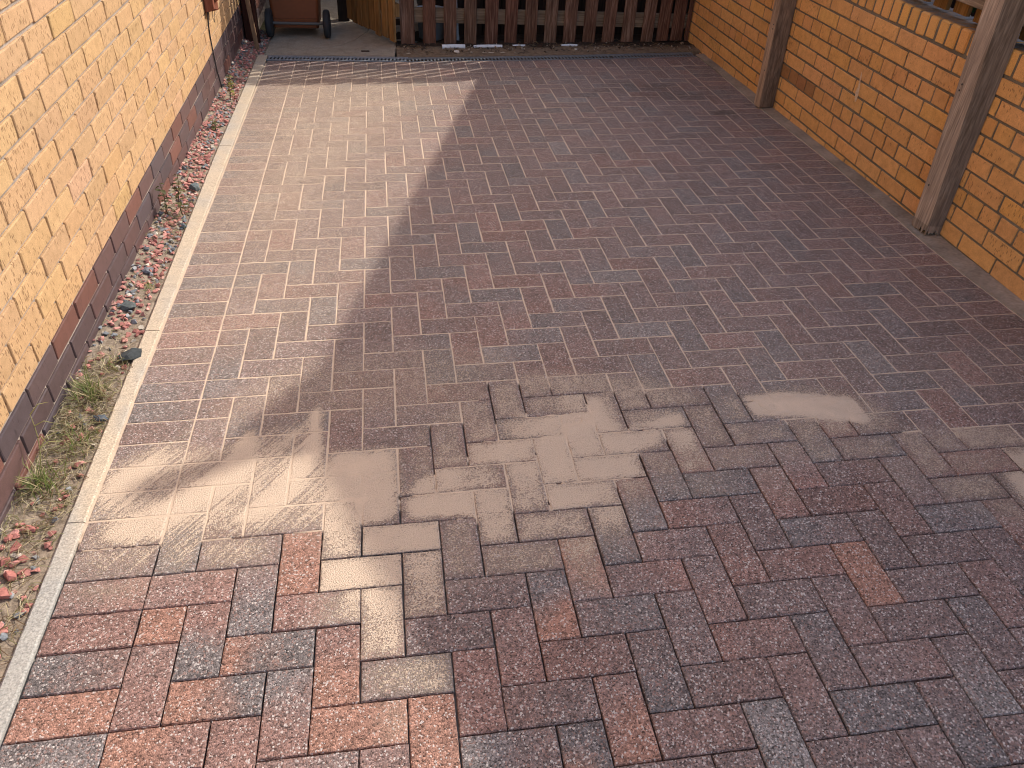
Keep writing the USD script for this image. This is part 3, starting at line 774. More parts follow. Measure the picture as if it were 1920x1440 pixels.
def tall_grass(x, y, label, seed):
    r = rng(seed); z = float(bed_z(np.array(x), np.array(y))); B = pv(np.array([x, y, z]))
    t = thing('grass_stalk', B, label, 'grass')
    top = B + np.array([.012, .035, .17])
    pts = [B + (top - B) * s + np.array([.01 * math.sin(3 * s), 0, 0]) for s in np.linspace(0, 1, 6)]
    put(t, 'stem', tube(pts, np.linspace(.0018, .001, 6), 5), mat_leaf, tint=np.array([.34, .31, .13]))
    for k in range(5):
        q = pts[2 + k % 4]; a = r.uniform(0, 6.28)
        e = q + np.array([abs(math.cos(a)) * .05, math.sin(a) * .06, r.uniform(-.01, .03)])
        mid_ = (q + e) / 2 + np.array([0, 0, .014])
        put(t, 'leaf', tube([q, mid_, e], [.0016, .0013, .0005], 4), mat_leaf, tint=np.array([.36, .33, .12]) * r.uniform(.8, 1.2))


tall_grass(-.372, -3.20, 'tall bent grass stalk leaning against the plum bricks', 81)


def weed(x, y, h, label, seed, col, leaves=16, lean=(0, 0)):
    r = rng(seed); z = float(bed_z(np.array(x), np.array(y))); B = pv(np.array([x, y, z]))
    t = thing('weed_plant', B, label, 'weed')
    pts = [B + np.array([lean[0] * s + .006 * math.sin(5 * s + seed), lean[1] * s, h * s]) for s in np.linspace(0, 1, 7)]
    put(t, 'stem', tube(pts, np.linspace(.0026, .0012, 7), 5), mat_leaf, tint=np.array([.12, .085, .045]))
    for k in range(leaves):
        s = .25 + .75 * (k + .5) / leaves
        q = B + np.array([lean[0] * s, lean[1] * s, h * s]); a = 2.4 * k + r.uniform(-.3, .3)
        ln = r.uniform(.022, .04) * (1.15 - .4 * s)
        d = np.array([math.cos(a), math.sin(a), r.uniform(-.3, .5)]); sd = np.array([-d[1], d[0], 0]) * ln * .3
        m1, m2, e = q + d * ln * .35, q + d * ln * .7 - [0, 0, .003], q + d * ln - [0, 0, .010]
        V = np.array([q, m1 - sd, m1 + sd, m2 - sd * .85, m2 + sd * .85, e, m1 - [0, 0, .003]])
        V[:, 0] = np.maximum(V[:, 0], -.394)
        F = np.array([[0, 1, 6], [0, 6, 2], [1, 3, 6], [6, 3, 4], [6, 4, 2], [3, 5, 4]])
        put(t, 'leaf', (V, F), mat_leaf, tint=np.array(col) * r.uniform(.7, 1.35))


weed(-.302, -1.535, .20, 'right hand one of the twin tall weeds with small dark leaves', 91, (.11, .10, .04), 18, (.01, .0))
weed(-.350, -1.560, .16, 'left hand one of the twin tall weeds, close to the plum bricks', 92, (.09, .085, .035), 14, (-.01, -.01))
weed(-.315, .10, .15, 'leafy yellow green weed just in front of the fence shadow', 93, (.19, .17, .04), 22, (.01, .02))
weed(-.330, -.42, .06, 'low dark weed among red chippings below the leafy weed', 94, (.11, .11, .04), 14)
weed(-.345, .34, .09, 'small shaded weed at the wall behind the leafy weed', 95, (.10, .10, .04), 12)

rd = rng(33)
dv, dc = [], []
for k in range(2300):
    y = rd.choice([rd.normal(-2.95, .17), rd.normal(-3.32, .16), rd.uniform(-4.2, 0.8), rd.normal(-1.55, .12), rd.normal(-3.75, .12)], p=[.40, .22, .16, .10, .12])
    xo = float(np.interp(y, [-4.0, -2.6, -.8, 1.2], [-.247, -.257, -.279, -.280]))
    x = rd.uniform(-.392, xo - .004); z = float(bed_z(np.array(x), np.array(y))) + rd.uniform(.001, .014)
    a = rd.uniform(0, 6.28); ln = rd.uniform(.015, .05); d = np.array([math.cos(a), math.sin(a), 0]) * ln / 2
    p0, p1 = np.array([x, y, z]) - d, np.array([x, y, z + rd.uniform(-.004, .008)]) + d
    p0[0], p1[0] = max(p0[0], -.394), max(p1[0], -.394)
    mid_ = (p0 + p1) / 2 + np.array([rd.normal(0, .004), rd.normal(0, .004), rd.uniform(0, .009)])
    V, F = tube([p0, mid_, p1], rd.uniform(.0005, .0011), 3)
    dv.append((pv(V), F)); c = np.array([(.52, .43, .27), (.42, .33, .18), (.27, .25, .10), (.20, .12, .06)][rd.integers(4)]) * rd.uniform(.7, 1.2)
    dc.append(np.repeat(c[None], len(V), 0))
put(None, 'dry_grass', join(dv), mat_leaf, tint=np.vstack(dc), kind='stuff', label='withered straw and grass litter on the soil strip', cat='dry grass')

# ------------------------------------------------------------------ house wall on the left
BUFF = np.array([.488, .299, .150])
DARK = [np.array([.088, .057, .056]), np.array([.100, .056, .051]), np.array([.150, .066, .050]), np.array([.078, .056, .059])]
house = thing('house', (WX, -2, 0), 'long buff brick house wall with a plum brick plinth in full sun', 'house')
Z0, CP, BP, Y0 = .2465, .075, .225, -2.947
rb = rng(44)
stuff_b, stuff_bt, stuff_d, stuff_dt = [], [], [], []
YEND = 3.6
NCR = 66
for c in range(-4, NCR):
    z0, z1 = Z0 + c * CP + .005, Z0 + (c + 1) * CP - .005
    ph = Y0 + (.1125 if c % 2 else 0)
    n0 = math.floor((-6.0 - ph) / BP)
    for n in range(n0, int((YEND - ph) / BP) + 1):
        y0, y1 = ph + n * BP + .005, ph + (n + 1) * BP - .005
        q = project(np.array([[WX, y0, z0], [WX, y1, z0], [WX, y1, z1], [WX, y0, z1]]))
        vis = q[:, 2].min() > .2 and q[:, 0].max() > -40 and q[:, 1].max() > -40 and q[:, 0].min() < 1920 and q[:, 1].min() < 1480 and y0 < 1.45
        pro = rb.normal(0, .0007)
        b = cbox((WX - .10, y0 + rb.normal(0, .0007), z0 + rb.normal(0, .0006)), (WX + pro, y1 + rb.normal(0, .0007), z1 + rb.normal(0, .0006)), .0022, .0005, rb)
        if c < 0:
            w_ = [.42, .30, .12, .16] if c < -1 else [.34, .30, .24, .12]
            t = DARK[rb.choice(4, p=w_)] * rb.uniform(.88, 1.12)
        else:
            t = BUFF * (1 + rb.normal(0, .035)) * np.array([1, 1 + rb.normal(0, .012), 1 + rb.normal(0, .04)])
        if vis:
            put(house, 'plinth_brick' if c < 0 else 'brick', b, mat_dark_brick if c < 0 else mat_buff, tint=t)
        else:
            (stuff_d if c < 0 else stuff_b).append(b); (stuff_dt if c < 0 else stuff_bt).append(np.repeat(t[None], 24, 0))
put(house, 'other_bricks', join(stuff_b), mat_buff, tint=np.vstack(stuff_bt), kind='stuff')
put(house, 'other_plinth_bricks', join(stuff_d), mat_dark_brick, tint=np.vstack(stuff_dt), kind='stuff')
put(house, 'mortar', cbox((WX - .22, -6.0, -.25), (WX - .0075, YEND, Z0 + NCR * CP), .001), mat_mortar)
put(house, 'wall_body', cbox((-6.0, -6.0, -.25), (WX - .225, YEND, Z0 + NCR * CP), .001), mat_far_brick)
ze = Z0 + NCR * CP
put(house, 'fascia', cbox((WX + .02, -6.1, ze + .004), (WX + .045, YEND + .1, ze + .16), .002), mat_white)
rf = np.array([[WX + .06, -6.1, ze + .165], [WX + .06, YEND + .1, ze + .165], [-3.2, YEND + .1, ze + 1.5], [-3.2, -6.1, ze + 1.5], [-6.1, YEND + .1, ze + .165], [-6.1, -6.1, ze + .165]])
put(house, 'roof', (np.vstack([rf, rf + [0, 0, .06]]), np.array([[0, 1, 2], [0, 2, 3], [3, 2, 4], [3, 4, 5], [6, 8, 7], [6, 9, 8], [9, 10, 8], [9, 11, 10], [0, 6, 7], [0, 7, 1], [5, 4, 10], [5, 10, 11], [0, 3, 9], [0, 9, 6], [3, 5, 11], [3, 11, 9], [1, 7, 8], [1, 8, 2], [2, 8, 10], [2, 10, 4]])), mat_tile)

# board fixed to the wall, with a loose cable below it
bt = thing('wall_board', (-.37, .25, .5), 'red brown timber board fixed to the house wall, cut off above the gravel', 'board')
put(bt, 'board', loft_box([(-.397, .205, .475), (-.345, .205, .50), (-.345, .345, .462), (-.397, .345, .452)], [(-.397, .205, 2.0), (-.345, .205, 2.0), (-.345, .345, 2.0), (-.397, .345, 2.0)]), mat_red_timber, tint=np.ones(3))
put(bt, 'batten', cbox((-.344, .25, .53), (-.325, .33, 2.0), .002), mat_red_timber, tint=np.array([1.25, 1.2, 1.15]))
cp = [(-.385, .215, .48), (-.392, .205, .41), (-.394, .207, .33), (-.393, .212, .25), (-.394, .24, .14), (-.39, .285, .02)]
put(None, 'cable', tube(cp, .0042, 6), mat_cable, label='thin black cable running down the house wall into the gravel', cat='cable')
cp = [(-.36, .23, .49), (-.37, .26, .44), (-.375, .31, .40), (-.372, .335, .43), (-.365, .33, .47), (-.36, .30, .49)]
put(None, 'wire', tube(cp, .0016, 5), mat_cable, label='loop of thin wire dangling below the red brown wall board', cat='wire')

# ------------------------------------------------------------------ garden wall on the right
RX = 3.05
CPR, BPR, T0 = .0764, .2305, .811
BUFF2 = np.array([.64, .325, .115])
gw = thing('garden_wall', (RX, -1, 0), 'low buff brick garden wall with header courses and brick on edge coping', 'wall')
rw = rng(55)
rows = ['A', 'B', 'H', 'B', 'A', 'B', 'H', 'B', 'A', 'B', 'A', 'B', 'A']
st_b, st_t = [], []
counts = {'brick': 0, 'header_brick': 0, 'coping_brick': 0}
GW0, GW1 = -5.6, 1.62
for n, kind_ in enumerate(rows):
    z1, z0 = T0 - n * CPR - .005, T0 - (n + 1) * CPR + .005
    step = BPR / 2 if kind_ == 'H' else BPR
    if kind_ == 'H':
        step = .1125
    ph = {'A': -1.239, 'B': -1.364, 'H': -1.304}[kind_]
    for q_ in range(math.floor((GW0 - ph) / step), int((GW1 - ph) / step) + 1):
        y0, y1 = ph + q_ * step + .005, min(ph + (q_ + 1) * step - .005, GW1)
        if y1 - y0 < .03:
            continue
        pq = project(np.array([[RX, y0, z0], [RX, y1, z0], [RX, y1, z1], [RX, y0, z1]]))
        vis = pq[:, 2].min() > .2 and pq[:, 0].min() < 1950 and pq[:, 1].max() > -30 and z1 > .03
        t = BUFF2 * (1 + rw.normal(0, .045)) * np.array([1, 1 + rw.normal(0, .018), 1 + rw.normal(0, .06)])
        if kind_ == 'H':
            t = t * np.array([.93, .90, .90])
        if kind_ == 'H' and n == 6 and -.62 < (y0 + y1) / 2 < -.15:
            t = t * np.array([.55, .52, .55])                         # damp stained headers
        b = cbox((RX + rw.normal(0, .0008), y0 + rw.normal(0, .0008), z0 + rw.normal(0, .0007)), (RX + .1, y1 + rw.normal(0, .0008), z1 + rw.normal(0, .0007)), .0028, .0006, rw)
        if vis:
            put(gw, 'header_brick' if kind_ == 'H' else 'brick', b, mat_buff, tint=t)
        else:
            st_b.append(b); st_t.append(np.repeat(t[None], 24, 0))
mat_cope = mat('coping_brick', {'t': ('attribute', {'attribute': 'tint'}), 'geo': ('geometry', {}), 'sx': ('separate_xyz', {}), 'nz': ('math', {'math_type': 'greater_than', 'value2': .6}), 'n': ('noise_texture', {'scale': 26.0, 'detail': 6.0, 'roughness': .7}),
               'px': ('separate_xyz', {}), 'edge': ('map_range', {'from_min': 3.055, 'from_max': 3.085, 'clamp': True}), 'ad': ('math', {'math_type': 'add'}), 'nm': ('map_range', {'from_min': .3, 'from_max': .7, 'to_min': -.5, 'to_max': .3, 'clamp': True}),
               'w': ('math', {'math_type': 'multiply', 'use_clamp': True}), 'r': ('rgb_ramp', {'ramp': [(.3, (.13, .12, .115)), (.7, (.33, .31, .30))]}), 'm': ('mix', {}), 'n3': ('noise_texture', {'scale': 300.0, 'detail': 2.0}), 'n3r': ('rgb_ramp', {'ramp': [(.3, (.8, .8, .8)), (.7, (1.12, 1.12, 1.12))]}), 'm2': ('mix', {'mix_type': 'multiply', 'fac': 1.0}),
               'b': ('bump', {'strength': .5, 'distance': .002}), 'p': ('principled_bsdf', {'roughness': .9, 'specular_ior_level': .2})},
               [('geo.true_normal', 'sx.vector'), ('sx.z', 'nz.value1'), ('geo.position', 'n.vector'), ('geo.position', 'n3.vector'), ('geo.position', 'px.vector'), ('px.x', 'edge.value'), ('n.fac', 'nm.value'), ('edge.result', 'ad.value1'), ('nm.result', 'ad.value2'), ('nz.value', 'w.value1'), ('ad.value', 'w.value2'),
                ('n.fac', 'r.fac'), ('w.value', 'm.fac'), ('t.color', 'm.color1'), ('r.color', 'm.color2'), ('n3.fac', 'n3r.fac'), ('m.color', 'm2.color1'), ('n3r.color', 'm2.color2'), ('m2.color', 'p.base_color'), ('n.fac', 'b.height'), ('b.normal', 'p.normal')])
ZC = T0 + .099
for q_ in range(-58, 36):
    y0, y1 = -1.041 + q_ * .078 + .005, -1.041 + (q_ + 1) * .078 - .005
    if y1 > GW1 or y0 < GW0:
        continue
    pq = project(np.array([[RX, y0, ZC], [RX, y1, ZC], [RX, y1, T0], [RX, y0, T0]]))
    t = BUFF2 * np.array([1.04, 1.04, 1.0]) * (1 + rw.normal(0, .045)) * np.array([1, 1 + rw.normal(0, .018), 1 + rw.normal(0, .06)])
    b = cbox((RX + rw.normal(0, .0012), y0, T0 + .005 + rw.normal(0, .001)), (RX + .215, y1, ZC + rw.normal(0, .0012)), .007, .0008, rw)
    if pq[:, 2].min() > .2 and pq[:, 0].min() < 1950 and pq[:, 1].max() > -30:
        put(gw, 'coping_brick', b, mat_cope, tint=t)
    else:
        st_b.append(b); st_t.append(np.repeat(t[None], 24, 0))
put(gw, 'other_bricks', join(st_b), mat_buff, tint=np.vstack(st_t), kind='stuff')
put(gw, 'mortar', cbox((RX + .0042, GW0, -.25), (RX + .205, GW1 + .002, ZC - .006), .001), mat_mortar2)
# pale splash of old paint on one brick
rp = rng(8)
yy, zz = -1.055, .475
pl = np.array([(yy + .012 * math.cos(a) * (1 + .4 * rp.normal()), zz + .075 * math.sin(a)) for a in np.linspace(0, 2 * np.pi, 14, endpoint=False)])
Vp = np.column_stack([np.full(14, RX - .0016), pl[:, 0] + .012 * (pl[:, 1] - zz) / .075, pl[:, 1]])
put(gw, 'paint_smear', (np.vstack([Vp, Vp.mean(0)]), np.array([[14, (k + 1) % 14, k] for k in range(14)])), plain('old_paint', (.60, .42, .27), .9, var=.2, scale=120.0))

# mortar fillet along the wall foot
fx = ([-5.3, -2.9, -2.39, -2.05, -1.62, -1.12, -.1, .74, 1.14], [2.985, 2.98, 2.955, 2.955, 2.975, 2.985, 2.97, 2.995, 2.99])
ys = np.arange(-5.3, 1.14, .02); rows_ = []
for y in ys:
    xi = float(np.interp(y, *fx)) + .006 * float(fbm2(np.array(0.), np.array(y), 7.0, 3) - .5)
    h = .000 + .008 * float(fbm2(np.array(1.), np.array(y), 9.0, 6) - .5)
    rows_.append([[xi, y, -.02], [xi, y, .003], [xi + (3.056 - xi) * .45, y, .006 + .2 * h], [3.066, y, h + .008], [3.066, y, -.05]])
Vf = np.array(rows_).reshape(-1, 3); Ff = []
for i in range(len(ys) - 1):
    for k in range(4):
        p0 = i * 5 + k
        Ff += [[p0, p0 + 1, p0 + 6], [p0, p0 + 6, p0 + 5]]
Ff = np.array(Ff)
put(None, 'mortar_strip', (pv(Vf), Ff), mat_fillet, smooth=25, kind='structure', label='cement fillet between paving and garden wall')

# ------------------------------------------------------------------ timber posts in front of the garden wall
def post(b, t, label, tints, ragged=False, seed=0, group=None):
    b, t = np.array(b, float), np.array(t, float)
    base = b.mean(0)
    o = thing('timber_post', base, label, 'post', group)
    V, F = loft_box(b, t, .005)
    r = rng(seed)
    if ragged:
        n = 40                                                     # splintered, rotten foot
        u = np.linspace(0, 4, n, endpoint=False); low = []
        for s in u:
            k = int(s) % 4; f = s - int(s)
            low.append(b[k] * (1 - f) + b[(k + 1) % 4] * f)
        low = np.array(low); top_ = low.copy(); top_ += (t.mean(0) - b.mean(0)) / (t.mean(0) - b.mean(0))[2] * .03
        low[:, 2] -= np.clip(r.normal(.008, .010, n), -.012, .026)
        Vr = np.vstack([low, top_, (top_).mean(0)]); Fr = []
        for k in range(n):
            q = (k + 1) % n
            Fr += [[k, q, n + q], [k, n + q, n + k], [k, q, 2 * n][::-1]]
        b2 = b + (t - b) / (t - b)[:, 2:3] * .0295
        V, F = loft_box(b2, t, .0008)
        put(o, 'foot', (Vr, np.array(Fr)), mat_post, tint=np.array(tints) * .95)
    side = np.array([1.35, .66, .66, 1, 1, 1, 1, 1.35])[np.arange(len(V)) % 8][:, None]      # painted light: bounce brightens the drive face, shade darkens the near face
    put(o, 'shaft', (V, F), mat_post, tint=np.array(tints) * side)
    return o


def lerp_top(b, t, z):
    b, t = np.array(b, float), np.array(t, float)
    return b + (t - b) * ((z - b[:, 2:3]) / (t[:, 2:3] - b[:, 2:3]))


# corners in order: -x near, wall near, wall far, -x far
b2, t2 = [(2.985, -2.024, .132), (3.047, -2.036, .135), (3.047, -1.925, .130), (2.985, -1.915, .128)], [(2.985, -1.937, 1.06), (3.047, -2.008, 1.06), (3.047, -1.85, 1.06), (2.985, -1.83, 1.06)]
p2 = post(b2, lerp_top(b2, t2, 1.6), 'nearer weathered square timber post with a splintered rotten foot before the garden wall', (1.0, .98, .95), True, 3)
b1, t1 = [(2.95, -.205, .086), (3.047, -.205, .088), (3.047, -.115, .086), (2.95, -.122, .084)], [(2.95, -.151, .70), (3.047, -.168, .70), (3.047, -.075, .70), (2.95, -.068, .70)]
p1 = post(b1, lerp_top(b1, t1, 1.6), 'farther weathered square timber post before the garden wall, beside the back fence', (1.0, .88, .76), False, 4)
b3 = [(2.96, -3.84, .150), (3.047, -3.84, .150), (3.047, -3.74, .150), (2.96, -3.74, .150)]
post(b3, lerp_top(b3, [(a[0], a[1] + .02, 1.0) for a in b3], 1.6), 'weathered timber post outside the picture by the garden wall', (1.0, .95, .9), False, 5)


def nails(o, pts):
    for x, y, z in pts:
        V, F = lathe([(.0001, -.002), (.0042, -.002), (.0042, .0012), (.0001, .0015)], 10, 0)
        put(o, 'nail_hole', (V * [-1, 1, 1] + [x, y, z], F[:, ::-1]), mat_black)


nails(p2, [(2.985, -1.885, .74), (2.985, -1.883, .715), (2.985, -1.925, .315)])
nails(p1, [(2.95, -.135, .56), (2.95, -.135, .535), (2.95, -.160, .30)])

# picket fence standing on the garden wall
sf = thing('boundary_fence', (3.14, -1.5, .92), 'stained picket fence standing just above the garden wall coping', 'fence')
rf_ = rng(66)
for n in range(-2, 27):
    y1 = -1.29 + .152 * 17 - .152 * n
    if y1 > 1.6 or y1 < -5.2:
        continue
    z = .925 + rf_.normal(0, .004)
    put(sf, 'picket', loft_box([(3.142, y1 - .1, z), (3.164, y1 - .1, z), (3.164, y1, z + rf_.normal(0, .003)), (3.142, y1, z)], [(3.142, y1 - .1, 1.58), (3.164, y1 - .1, 1.58), (3.164, y1, 1.58), (3.142, y1, 1.58)], .002), mat_gate, tint=np.array([1.15, 1.05, .95]) * rf_.uniform(.8, 1.2))
for z in (.995, 1.42):
    put(sf, 'rail', cbox((3.05, -5.2, z), (3.140, 1.6, z + .085), .003), mat_wood_y, tint=np.ones(3))

# ------------------------------------------------------------------ drain
dr = thing('linear_drain', (1.3, 1.08, 0), 'grey slotted channel drain across the far end of the paving', 'drain')
WD = .118
segs = [(-.213, .785, mat_drain), (.787, 1.70, mat_drain2), (1.702, 2.32, mat_drain2), (2.322, 2.985, mat_drain2)]
for k, (x0, x1, mt) in enumerate(segs):
    y0, y1 = float(drain_y(x0)) + .004, float(drain_y(x1)) + .004
    L_ = math.hypot(x1 - x0, y1 - y0); a = math.atan2(y1 - y0, x1 - x0); ca, sa = math.cos(a), math.sin(a)
    def place(V):
        V = np.array(V, float)
        return pv(np.stack([x0 + V[:, 0] * ca - V[:, 1] * sa, y0 + V[:, 0] * sa + V[:, 1] * ca, V[:, 2] - (.001 if k else -.003)], 1))
    parts = []
    for (u0, u1, v0, v1) in ((0, L_, 0, .016), (0, L_, WD - .038, WD)):
        v, f = cbox((u0, v0, -.006), (u1, v1, .002), .0012); parts.append((place(v), f))
    u = .010
    while u < L_ - .008:
        v, f = cbox((u, .0155, -.003), (u + .0125, WD - .0375, .001), .0008); parts.append((place(v), f)); u += .0262
    put(dr, 'grate', join(parts), mt)
    v, f = cbox((0, .002, -.13), (L_, WD - .002, -.055), .001)
    put(dr, 'channel', (place(v), f), mat_black)

# ------------------------------------------------------------------ concrete path by the gate, in two pieces along its crack
ph = thing('concrete_path', (.2, 1.6, 0), label='worn concrete path leading to the gate opening', kind='structure')
crack = [(-.235, 1.262), (.02, 1.37), (.17, 1.43), (.30, 1.50), (.40, 1.66), (.50, 1.95), (.56, 2.4), (.60, 3.2)]
left = [(-.235, 1.268)] + [(x, y + .005) for x, y in crack[1:]] + [(.59, 5.0), (-.235, 5.0)]
right = [(-.225, 1.238), (.15, 1.222), (.70, 1.19), (.712, 1.40), (.95, 1.55), (.95, 5.0), (.61, 5.0)] + [(x + .004, y) for x, y in crack[::-1]]
for poly in (left, right):
    v, f = prism(poly, -.08, -.004)
    put(ph, 'slab', (pv(v), f), mat_slab)
v, f = prism([(-.225, 1.196), (.15, 1.178), (.70, 1.118), (.70, 1.183), (.15, 1.216), (-.225, 1.232)], -.05, -.003)
put(ph, 'mortar_edge', (pv(v), f), mat_fillet)
v, f = prism([(.455, 1.300), (.515, 1.297), (.515, 1.310), (.455, 1.312)], -.0035, .004)
put(None, 'twig', (pv(v), f), mat_darkwood, tint=np.ones(3), label='short brown bit of bark lying on the concrete path', cat='bark')

# earth strip between drain and picket fence and the ground behind
def soil_z(X, Y):
    b = np.interp(Y, [1.05, 1.13, 1.2, 1.35, 1.6, 3.5], [-.004, .0, .006, .012, .0, -.02])
    b = np.where(Y < drain_y(X) + WD + .012, -.22, b)
    return b + .028 * (fbm2(X, Y, 14.0, 4) - .5) * np.clip((Y - 1.13) / .1, 0, 1)


so = sheet(np.linspace(.715, 3.06, 170), np.concatenate([np.linspace(1.06, 1.7, 110), np.linspace(1.75, 3.4, 12)]), soil_z)
fence_shade = np.clip((so[0][:, 1] + .16 * (fbm2(so[0][:, 0], so[0][:, 1], 9.0, 40) - .5) - 1.30) / .10, 0, 1)[:, None]  # shade under the fence, painted into the soil tint
so_t = np.array([.62, .58, .54]) * (1 - fence_shade) + np.array([.13, .115, .11]) * fence_shade
put(None, 'soil', (pv(so[0]), so[1]), mat_soil_t, tint=so_t, smooth=True, kind='structure', label='dusty earth strip between drain and picket fence')
rq = rng(12)
lv, lc = [], []
for k in range(420):
    x, y = rq.uniform(.73, 3.03), rq.normal(1.33, .09)
    if y < 1.16 or y > 1.75:
        continue
    z = float(soil_z(np.array(x), np.array(y)))
    if rq.random() < .45:
        v, f = variants[rq.integers(28)]; s = rq.uniform(.004, .012)
        V = v @ rot(rq).T * s + [x, y, z + s * .4]; c = np.array([(.12, .085, .06), (.3, .23, .17), (.07, .05, .04), (.45, .38, .3)][rq.integers(4)])
    else:
        a = rq.uniform(0, 6.28); d = np.array([math.cos(a), math.sin(a), 0]) * rq.uniform(.01, .04)
        V, f = tube([np.array([x, y, z]) - d, np.array([x, y, z + rq.uniform(.006, .02)]), np.array([x, y, z + .004]) + d], rq.uniform(.0008, .002), 3)
        c = np.array([(.10, .06, .035), (.25, .18, .10), (.06, .04, .03)][rq.integers(3)])
    lv.append((pv(V), f)); lc.append(np.repeat(c[None], len(V), 0))
put(None, 'garden_litter', join(lv), mat_leaf, tint=np.vstack(lc), kind='stuff', label='twigs, dead leaves and grit under the picket fence', cat='litter')
for (xa, xb, y, rr, lab) in [(1.06, 1.235, 1.345, .017, 'left and fattest white plastic pipe piece under the picket fence'), (1.30, 1.52, 1.345, .012, 'long white plastic pipe piece under the picket fence, right of the fat one'), (1.60, 1.70, 1.36, .008, 'thin short white pipe end under the middle pickets'), (1.98, 2.11, 1.36, .009, 'bluish white pipe end under the pickets farther right')]:
    o = thing('plastic_pipe', pv(np.array([xa, y, .01])), lab, 'pipe')
    put(o, 'pipe', (lambda s: (pv(s[0]), s[1]))(tube([(xa, y, .016), ((xa + xb) / 2, y + .004, .018), (xb, y + .002, .016)], rr, 10)), mat_white)
    put(o, 'bore', (lambda s: (pv(s[0]), s[1]))(tube([(xa - .0008, y, .016), (xa + .003, y, .016)], rr * .8, 10)), mat_black)
for k, (x, y) in enumerate([(.80, 1.19), (1.42, 1.20), (1.50, 1.205), (1.36, 1.195)]):
    r = rng(300 + k); v, f = stone_variant(r, 9, .25)
    put(None, 'wood_chip', (pv(v * .015 * np.array([1.6, .7, 1]) + [x, y, .008]), f), mat_stone, tint=np.array([.55, .47, .36]), label=['pale flake behind the drain where the concrete path ends, leftmost of four', 'pale flake behind the drain below the long white pipe', 'rightmost of the four pale flakes behind the drain', 'pale flake behind the drain between the two white pipes'][k], cat='chip', group='pale flakes behind the drain')

# ------------------------------------------------------------------ picket fence at the back
FY = 1.48
bf = thing('picket_fence', (1.9, FY, 0), 'weathered red brown picket fence behind the drain', 'fence')
PK = [(.753, .865, -.034), (.925, 1.025, -.008), (1.083, 1.184, -.009), (1.238, 1.338, -.009), (1.398, 1.502, .001), (1.553, 1.653, .006), (1.708, 1.808, .007), (1.864, 1.965, .009), (2.016, 2.119, .016), (2.176, 2.278, .022), (2.329, 2.431, .035), (2.487, 2.588, .041), (2.650, 2.748, .046), (2.775, 2.875, .052), (2.892, 2.993, .058), (3.008, 3.044, .060)]
FTOP = 1.815
rt = rng(77)
LEANX = {0: -.006, 8: .006, 10: -.01, 11: -.012, 12: -.008}
for k, (x0, x1, z) in enumerate(PK):
    yb = FY + rt.normal(0, .003); yt = FY + rt.normal(0, .004)
    ti = np.array([[1.05, .95, .9], [1.0, .72, .62], [.95, .85, .8], [.9, .88, .8], [1.05, .8, .75], [.95, .66, .58], [.85, .72, .62], [1.15, 1.2, 1.15], [1.05, .92, .85], [.95, .8, .72], [1.1, .95, .88], [1.15, 1.12, 1.08], [1.1, 1.0, .95], [.9, .66, .58], [.85, .62, .55], [.8, .58, .5]][k])
    ti = ti * .6 + ti.mean() * np.array([.4, .385, .37])
    dz = rt.normal(0, .002); lx_ = -.004 + LEANX.get(k, 0) * 0
    x0, x1 = x0 + .002, x1 - .002
    c0 = [(x0, yb, z), (x1, yb, z + dz), (x1, yb + .010, z + dz), (x0, yb + .010, z)]
    tw = -.012 + rt.normal(0, .004)
    pk_t = FTOP + rt.normal(0, .008)
    c1 = [(x0 + tw, yt, pk_t), (x1 + tw, yt, pk_t - .01 + rt.normal(0, .008)), (x1 + tw, yt + .010, pk_t - .01), (x0 + tw, yt + .010, pk_t)]
    put(bf, 'picket', loft_box(c0, c1, .0022), mat_wood, tint=ti)
for z in (.148, 1.10, 1.665):
    put(bf, 'rail', cbox((.76, FY + .016, z), (3.04, FY + .052, z + .103), .003), mat_wood_x, tint=np.array([.8, .78, .74]))
put(bf, 'post', cbox((.775, FY + .066, -.1), (.865, FY + .156, 1.78), .004), mat_darkwood, tint=np.ones(3))
put(bf, 'post', cbox((2.94, FY + .066, -.1), (3.03, FY + .156, 1.78), .004), mat_darkwood, tint=np.ones(3))

# open gate, swung back beside the path
gt = thing('garden_gate', (.70, 1.43, 0), 'yellow brown boarded gate standing open beside the concrete path', 'gate')
G0, G1 = np.array([.700, 1.405]), np.array([.325, 2.20])
gd = (G1 - G0) / np.linalg.norm(G1 - G0); gn = np.array([-gd[1], gd[0]])
gl = np.linalg.norm(G1 - G0); nb = 8; rgm = rng(88)
for k in range(nb):
    s0, s1 = k * gl / nb + .004, (k + .80) * gl / nb
    off = rgm.normal(0, .006)
    A, B = G0 + gd * s0 + gn * off, G0 + gd * s1 + gn * (off + rgm.normal(0, .004))
    C_, D_ = B - gn * .02, A - gn * .02
    z = .028 + rgm.normal(0, .004) - .006 * k * .4
    put(gt, 'board', loft_box([(*D_, z), (*C_, z), (*B, z), (*A, z)], [(*D_, 1.78), (*C_, 1.78), (*B, 1.78), (*A, 1.78)], .002), mat_gate, tint=np.array([1.1, 1.0, .9]) * np.interp(k, [0, 7], [1.1, .75]) * rgm.uniform(.85, 1.15))
for z in (.20, .95, 1.60):
    A, B = G0 - gn * .022, G1 - gn * .022
    C_, D_ = B - gn * .035, A - gn * .035
    put(gt, 'rail', loft_box([(*D_, z), (*C_, z), (*B, z), (*A, z)], [(*D_, z + .09), (*C_, z + .09), (*B, z + .09), (*A, z + .09)], .002), mat_gate, tint=np.array([.8, .75, .7]))
put(None, 'gate_post', cbox((.258, 2.30, -.1), (.350, 2.40, 1.9), .004), mat_darkwood, tint=np.ones(3) * .6, label='black timber post at the far end of the open gate', cat='post')
